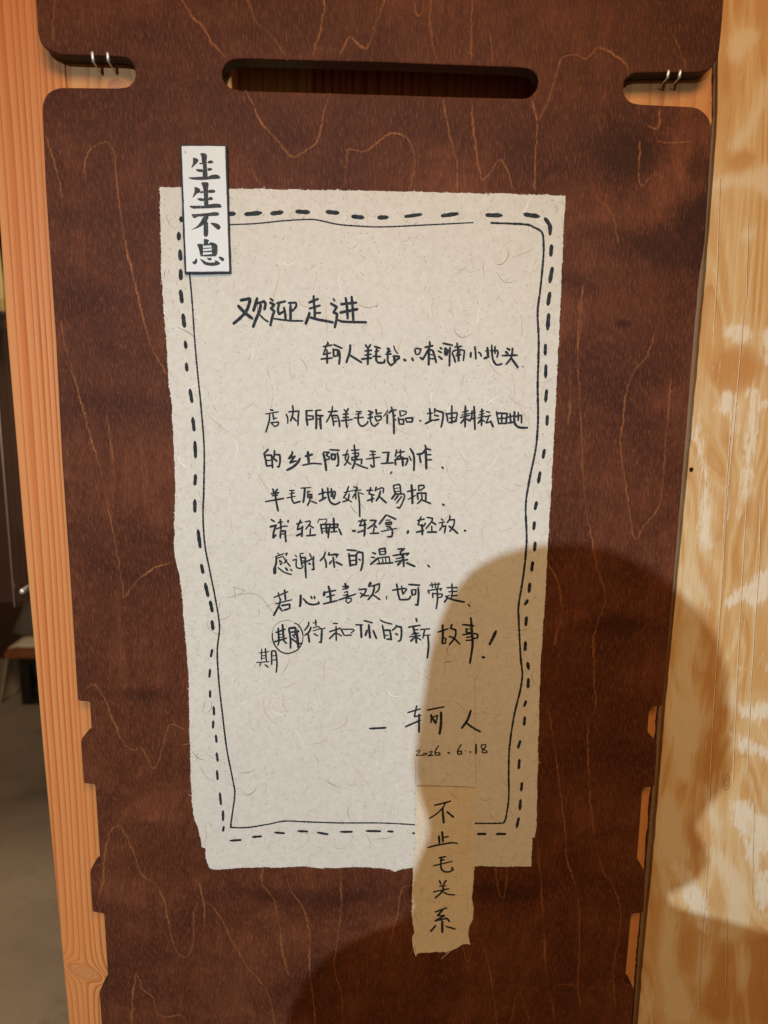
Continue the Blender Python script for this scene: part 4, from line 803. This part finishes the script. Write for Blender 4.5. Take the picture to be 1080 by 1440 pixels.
for a in ((0, 480, 2, '655,690 690,700 665,715 w3;640,720 720,710 775,770 w3;660,690 662,722 w3'), (760, 280, 5, '90,60 110,50 120,70 100,90 w4;105,50 110,100 w3')):
    for one in a[3].split(';'): k = Ink(hgt, BASE); k.crop(*a[:3], one, jit=.2); k.build('pencil_mark', M_PENCIL, notice)

# ------------------------------------------------------------------ narrow paper strip at the foot of the notice
STRIP = PTS('584.4,1104 610,1104.6 640,1105.6 670,1107 669,1125 668,1141 666,1182 667,1192 668.8,1200 667.5,1208 666,1219 665,1247 663,1260 665.5,1276 664,1290 661,1296 659,1302 658,1312 660,1325 655,1324 649.6,1325 641.5,1330 634,1333 627,1335 600.7,1336 588,1336.6 584,1341.5 581.5,1334 579,1317.6 582,1310 579,1284 579.5,1255 581,1219 583,1182 584,1140')
strip_poly = torn([X2(*p) for p in STRIP], .0016, .0008, 12)
strip = tag(empty('paper_strip', (X2(622, 1335)[0], -.001, X2(622, 1335)[1])), 'narrow torn paper strip with a column of five characters, over the large sheet\'s foot', 'paper strip')
paper('handmade_strip', strip_poly, BASE, hstrip, [M_STRIP]+M_FIB+[M_FAINT], strip, .005, 180, 10, 60, 9)
FAT = 1.38
k = Ink(hstrip, BASE)
k.crop(590, 1110, 13.5, '280,275 440,240 580,200 w28;480,245 440,320 330,430 185,525 w24;430,330 440,450 455,610 w34;515,400 640,505 w30;365,860 370,990 w34;425,780 440,970 w34;470,885 540,870 w26;155,1080 350,1030 600,990 710,1000 w28')
k.crop(590, 1190, 11.075, '300,160 405,140 w22;320,200 375,190 w22;210,285 505,215 w18;335,160 330,290 360,360 440,380 515,350 500,310 w24;305,510 330,570 w20;410,510 370,570 w22;305,600 405,590 w18;215,688 450,640 w20;365,590 350,680 240,785 w24;365,690 440,725 545,735 w20;240,1000 420,935 w22;355,970 275,1055 385,1055 240,1135 420,1095 w24;420,1090 465,1145 w22;350,1140 350,1310 w30;245,1210 170,1300 w26;405,1220 550,1260 w22')
k.build('handwritten_column', M_INK, strip); FAT = 1.0
M_CREASE = plain('crease_brown', (.42, .30, .19), .85, .15, var=.35, scale=300)
for t, w in (('586,1102.6 600,1102.4 618,1103.2 640,1103.8 655,1104.6 669,1105.6', 1.1), ('667,955 668,990 667.5,1030 668.5,1070 669.5,1100', .8), ('584,1066 584.6,1085 584.4,1101', .8)):
    k = Ink(hstrip if w > 1.05 else hgt, BASE); k.crop(0, 0, 1, t, w, jit=.5); k.build('paper_crease', M_CREASE, notice)

# ------------------------------------------------------------------ printed plaque
plq = tag(empty('printed_plaque', (X2(292, 383)[0], -.003, X2(292, 383)[1])), 'small white plaque edged in black with four block printed characters, at the sheet\'s corner', 'plaque')
yf = -.0046
c4 = [X2(252.6, 203.2, yf), X2(319.2, 204.2, yf), X2(324.8, 384, yf), X2(259.6, 384.8, yf)]
card = torn(c4, .003, .00035, 31)
cb = MB(); n = len(card)
cb.add([(x, yf, z) for x, z in card]+[(x, -.0017, z) for x, z in card], [tuple(range(n))[::-1], tuple(range(n, 2*n))]+[(i, (i+1) % n, n+(i+1) % n, n+i) for i in range(n)])
cb.build('backing_card', M_CARD, plq)
w4 = [X2(255.6, 205.4, yf), X2(316.4, 205.8, yf), X2(322.2, 381.6, yf), X2(262.3, 382, yf)]
sh = torn(w4, .003, .00022, 33); n = len(sh); yw = yf-.00025
wb = MB(); wb.add([(x, yw, z) for x, z in sh]+[(x, yf-.00002, z) for x, z in sh], [tuple(range(n))[::-1]]+[(i, (i+1) % n, n+(i+1) % n, n+i) for i in range(n)])
wb.build('print_sheet', M_LABELPAPER, plq)
PA, PB = (255, 205, 15.43), (255, 290, 14.4)
GLYPH = [
 [(PA, '245,250 330,265 385,310 340,380 270,440 205,510 245,400 255,330'), (PA, '385,375 460,360 460,405 390,400'), (PA, '565,350 630,310 690,335 695,380 565,385'), (PA, '400,160 490,155 560,185 550,350 560,500 570,600 570,690 465,690 460,600 470,450 440,330 440,240'),
  (PA, '305,505 400,505 470,510 470,580 390,570 335,550'), (PA, '565,490 630,475 680,500 665,535 570,550'), (PA, '140,685 300,680 470,665 580,670 640,635 750,620 820,640 860,710 700,725 450,745 290,740 200,725')],
 [(PA, '275,880 380,915 420,960 400,1020 340,1030 290,1090 230,1140 275,1040 290,970'), (PA, '415,985 470,975 490,1025 400,1030'), (PA, '575,960 680,945 740,970 730,1020 580,1030'), (PA, '415,790 540,785 600,805 580,950 585,1100 590,1290 495,1310 490,1100 470,900'),
  (PA, '325,1145 400,1135 500,1140 500,1200 410,1200'), (PA, '580,1130 650,1095 695,1150 680,1175 590,1190'), (PA, '160,1300 300,1300 500,1300 590,1270 750,1250 850,1265 880,1320 860,1345 600,1355 230,1370')],
 [(PB, '190,160 330,155 560,135 660,115 750,120 770,165 750,195 600,200 330,210 280,250 240,235'), (PB, '440,210 560,200 540,270 460,370 340,440 170,490 300,420 390,320'), (PB, '460,300 540,310 545,450 545,590 500,630 450,600 450,450'), (PB, '570,335 680,335 770,370 805,430 760,480 710,460 640,390')],
 [(PB, '445,655 570,675 540,740 540,790 440,790 460,720'), (PB, '305,765 430,760 440,800 440,980 430,1020 390,1020 370,930 350,840'), (PB, '560,740 610,725 700,755 735,790 735,950 700,1020 640,1020 620,960 610,790'), (PB, '435,770 612,750 612,790 440,800'),
  (PB, '438,845 612,835 612,855 438,865'), (PB, '438,910 622,895 622,930 438,935'), (PB, '430,985 640,965 645,1020 430,1020'), (PB, '300,1040 330,1100 310,1165 255,1185 210,1130 270,1110'), (PB, '370,1060 440,1085 520,1135 640,1140 690,1130 670,1085 740,1110 800,1165 740,1195 620,1215 470,1190 420,1130'),
  (PB, '505,1040 560,1050 610,1040 620,1080 580,1105 530,1080'), (PB, '735,1020 820,1020 880,1070 850,1120 810,1110')]]
gi = 0
for g in GLYPH:
    gb = MB()
    for (x0, y0, sc), p in g:
        pp = torn(soften([X2(x0+a/sc, y0+b/sc, yw) for a, b in PTS(p)], .0012, 1), .0008, .00012, 41); gi += 1
        gb.add([(x, yw-.00005-.000004*(gi % 12), z) for x, z in pp], [tuple(range(len(pp)))[::-1]])
    gb.build('printed_character', M_PRINT, plq)
sp = Ink(lambda x, z: 0, -yw); sp.crop(255, 205, 15.43, '115,150 122,195 w14;238,145 240,160 w7;200,215 205,220 w5', jit=.3); sp.build('ink_speck', M_PRINT, plq)

# ------------------------------------------------------------------ the photographer, standing behind the camera (casts the shadow)
YH = -1.0; TK = abs(YH/KEY.y)
def back(px, py, y=0.0):
    s = Vector(W(px, py, y)); t = (YH-s.y)/(KEY.y-s.y); return s+(KEY-s)*t
SIL = [(762,798,802,0),(766,765,832,0),(773,735,868,0),(785,694,893,0),(810,654,938,0),(850,626,978,1),(890,611,1003,1),(930,600,1014,1),(980,594,1018,1),(1030,585,1018,1),(1075,580,1015,1),(1100,584,992,1),(1150,600,966,1),(1180,600,985,1),(1200,590,985,1),(1218,582,932,1),(1240,574,908,0),(1256,570,925,1),(1262,567,935,1)]
rings = []
for y, l, r, f in SIL:
    a = back(l, y); b = back(r, y, YP if f else 0); w = abs(b.x-a.x)/2
    rings.append((Vector(((a.x+b.x)/2, YH, (a.z+b.z)/2)), w, min(max(w*.9, .004), .098)))
hc = rings[9][0]
SH = [(1275,563,955),(1300,556,985),(1320,546,1030),(1332,500,1095),(1345,455,1150),(1365,428,1185),(1395,406,1205),(1440,394,1220),(1500,388,1226)]
tor = []
for y, l, r in SH:
    a = back(l, y); b = back(r, y, YP); w = abs(b.x-a.x)/2; tor.append((Vector(((a.x+b.x)/2, YH-.02, (a.z+b.z)/2)), w, min(w*.8, .115)))
person = tag(empty('person', (hc.x, YH, 0)), 'person in dark coat whose head and shoulders throw the shadow on the panel', 'person')
M_SKIN = plain('skin', (.50, .30, .21), .55, .4, var=.06, scale=20); M_HAIR = plain('black_hair', (.012, .010, .009), .5, .4, var=.4, scale=120); M_COAT = plain('dark_wool', (.022, .022, .026), .9, .1, var=.3, scale=80); M_TROUSER = plain('dark_denim', (.020, .026, .042), .85, .15, var=.25, scale=90)
def fuse(name, mb, mat, vox, parent):
    o = mb.build(name, mat, parent); r = o.modifiers.new('fuse', 'REMESH'); r.mode = 'VOXEL'; r.voxel_size = vox; r.use_smooth_shade = True
    s = o.modifiers.new('smooth', 'SMOOTH'); s.factor = .5; s.iterations = 3; return o
zc = hc.z; top = rings[0][0].z
b = MB()   # skin: head with face, neck, hands
HX = hc.x
b.rings([(Vector((HX, YH+.005, zc+dz)), a, d) for dz, a, d in ((.118, .02, .025), (.105, .055, .07), (.075, .072, .092), (.03, .076, .098), (-.02, .073, .095), (-.06, .062, .085), (-.09, .045, .065), (-.112, .022, .035))], 28)
b.tube([(HX, YH-.01, zc-.06), (HX, YH-.03, zc-.20)], [.052, .058], 20)
b.tube([(HX, YH+.09, zc+.015), (HX, YH+.112, zc-.02), (HX, YH+.095, zc-.028)], [.008, .014, .011], 12)
for s in (-1, 1):
    b.tube([(HX+s*.074, YH, zc+.02), (HX+s*.082, YH-.008, zc-.005), (HX+s*.075, YH, zc-.03)], [.012, .015, .009], 10)
PHX, PHZ = .050, 1.440           # phone centre, held just behind the lens
for s in (-1, 1):
    hx = PHX+s*.048; hz = PHZ-.035
    b.tube([(hx+s*.006, -.80, hz-.075), (hx+s*.012, -.755, hz-.035), (hx+s*.006, -.728, hz+.005)], [.024, .030, .026], 16)
    for i in range(4):
        L = (.052, .060, .057, .044)[i]; q = hz+.030-.017*i
        b.tube([(hx+s*.010, -.732, q), (hx+s*.004, -.703, q+.003), (hx-s*.014, -.694, q+.002), (hx-s*L*.55, -.697, q)], [.0085, .0082, .0075, .0065], 10)
    b.tube([(hx+s*.012, -.748, hz+.000), (hx+s*.002, -.742, hz+.035), (hx-s*.018, -.727, hz+.052)], [.012, .0105, .009], 10)
fuse('body', b, M_SKIN, .005, person)
h = MB(); h.rings(rings, 36)
hair = fuse('hair', h, M_HAIR, .006, person); hair.location.y -= .012
for s in (-1, 1):
    e = MB(); e.rings([(Vector((HX+s*.031, YH+.092, zc+.022+dz)), r, r) for dz, r in ((-.011, .003), (-.006, .0095), (0, .0115), (.006, .0095), (.011, .003))], 14); e.build('eye', plain('eye_white', (.75, .73, .70), .3, .5), person, True)
ml = MB(); ml.tube([(HX-.022, YH+.096, zc-.056), (HX, YH+.101, zc-.054), (HX+.022, YH+.096, zc-.056)], [.003, .006, .003], 10); ml.build('mouth', plain('lips', (.42, .16, .14), .5, .4), person, True)
c = MB(); c.rings(tor, 40)
t0 = tor[-1]
c.rings([(t0[0]+Vector((0, 0, .02)), t0[1]*.97, .12), (Vector((t0[0].x, YH-.02, t0[0].z-.20)), t0[1]*.86, .125), (Vector((t0[0].x, YH-.02, t0[0].z-.42)), t0[1]*.84, .125), (Vector((t0[0].x, YH-.02, t0[0].z-.60)), t0[1]*.92, .135)], 40)
for s in (-1, 1):
    sx = tor[6][0].x+s*(tor[6][1]-.045); sz = tor[6][0].z
    c.tube([(sx-s*.02, YH-.02, sz-.07), (sx-s*.01, YH+.02, sz-.27), (PHX+s*.046, -.84, PHZ-.16), (PHX+s*.052, -.80, PHZ-.11)], [.050, .048, .038, .030], 18)
fuse('coat', c, M_COAT, .009, person)
tz = t0[0].z-.55
tr = MB()
for s in (-1, 1):
    tr.tube([(t0[0].x+s*.085, YH-.02, tz+.08), (t0[0].x+s*.095, YH-.01, tz*.55), (t0[0].x+s*.10, YH-.03, .09)], [.105, .075, .058], 22)
fuse('trousers', tr, M_TROUSER, .010, person)
for s in (-1, 1):
    so = MB(); so.rings([(Vector((t0[0].x+s*.105, YH+.04, 0)), .048, .13), (Vector((t0[0].x+s*.105, YH+.04, .03)), .050, .132), (Vector((t0[0].x+s*.105, YH+.02, .07)), .044, .10), (Vector((t0[0].x+s*.105, YH-.03, .11)), .040, .045)], 24)
    so.build('shoe', plain('black_shoe', (.015, .014, .013), .4, .4), person, True)
ph = MB(); ph.box((PHX-.037, -.716, PHZ-.076), (PHX+.037, -.7075, PHZ+.076))
phone = tag(empty('phone', (PHX, -.712, PHZ-.076)), 'dark smartphone held upright in front of the photographer', 'phone')
bevel(ph.build('phone_body', M_BLACK, phone), .004, 3)
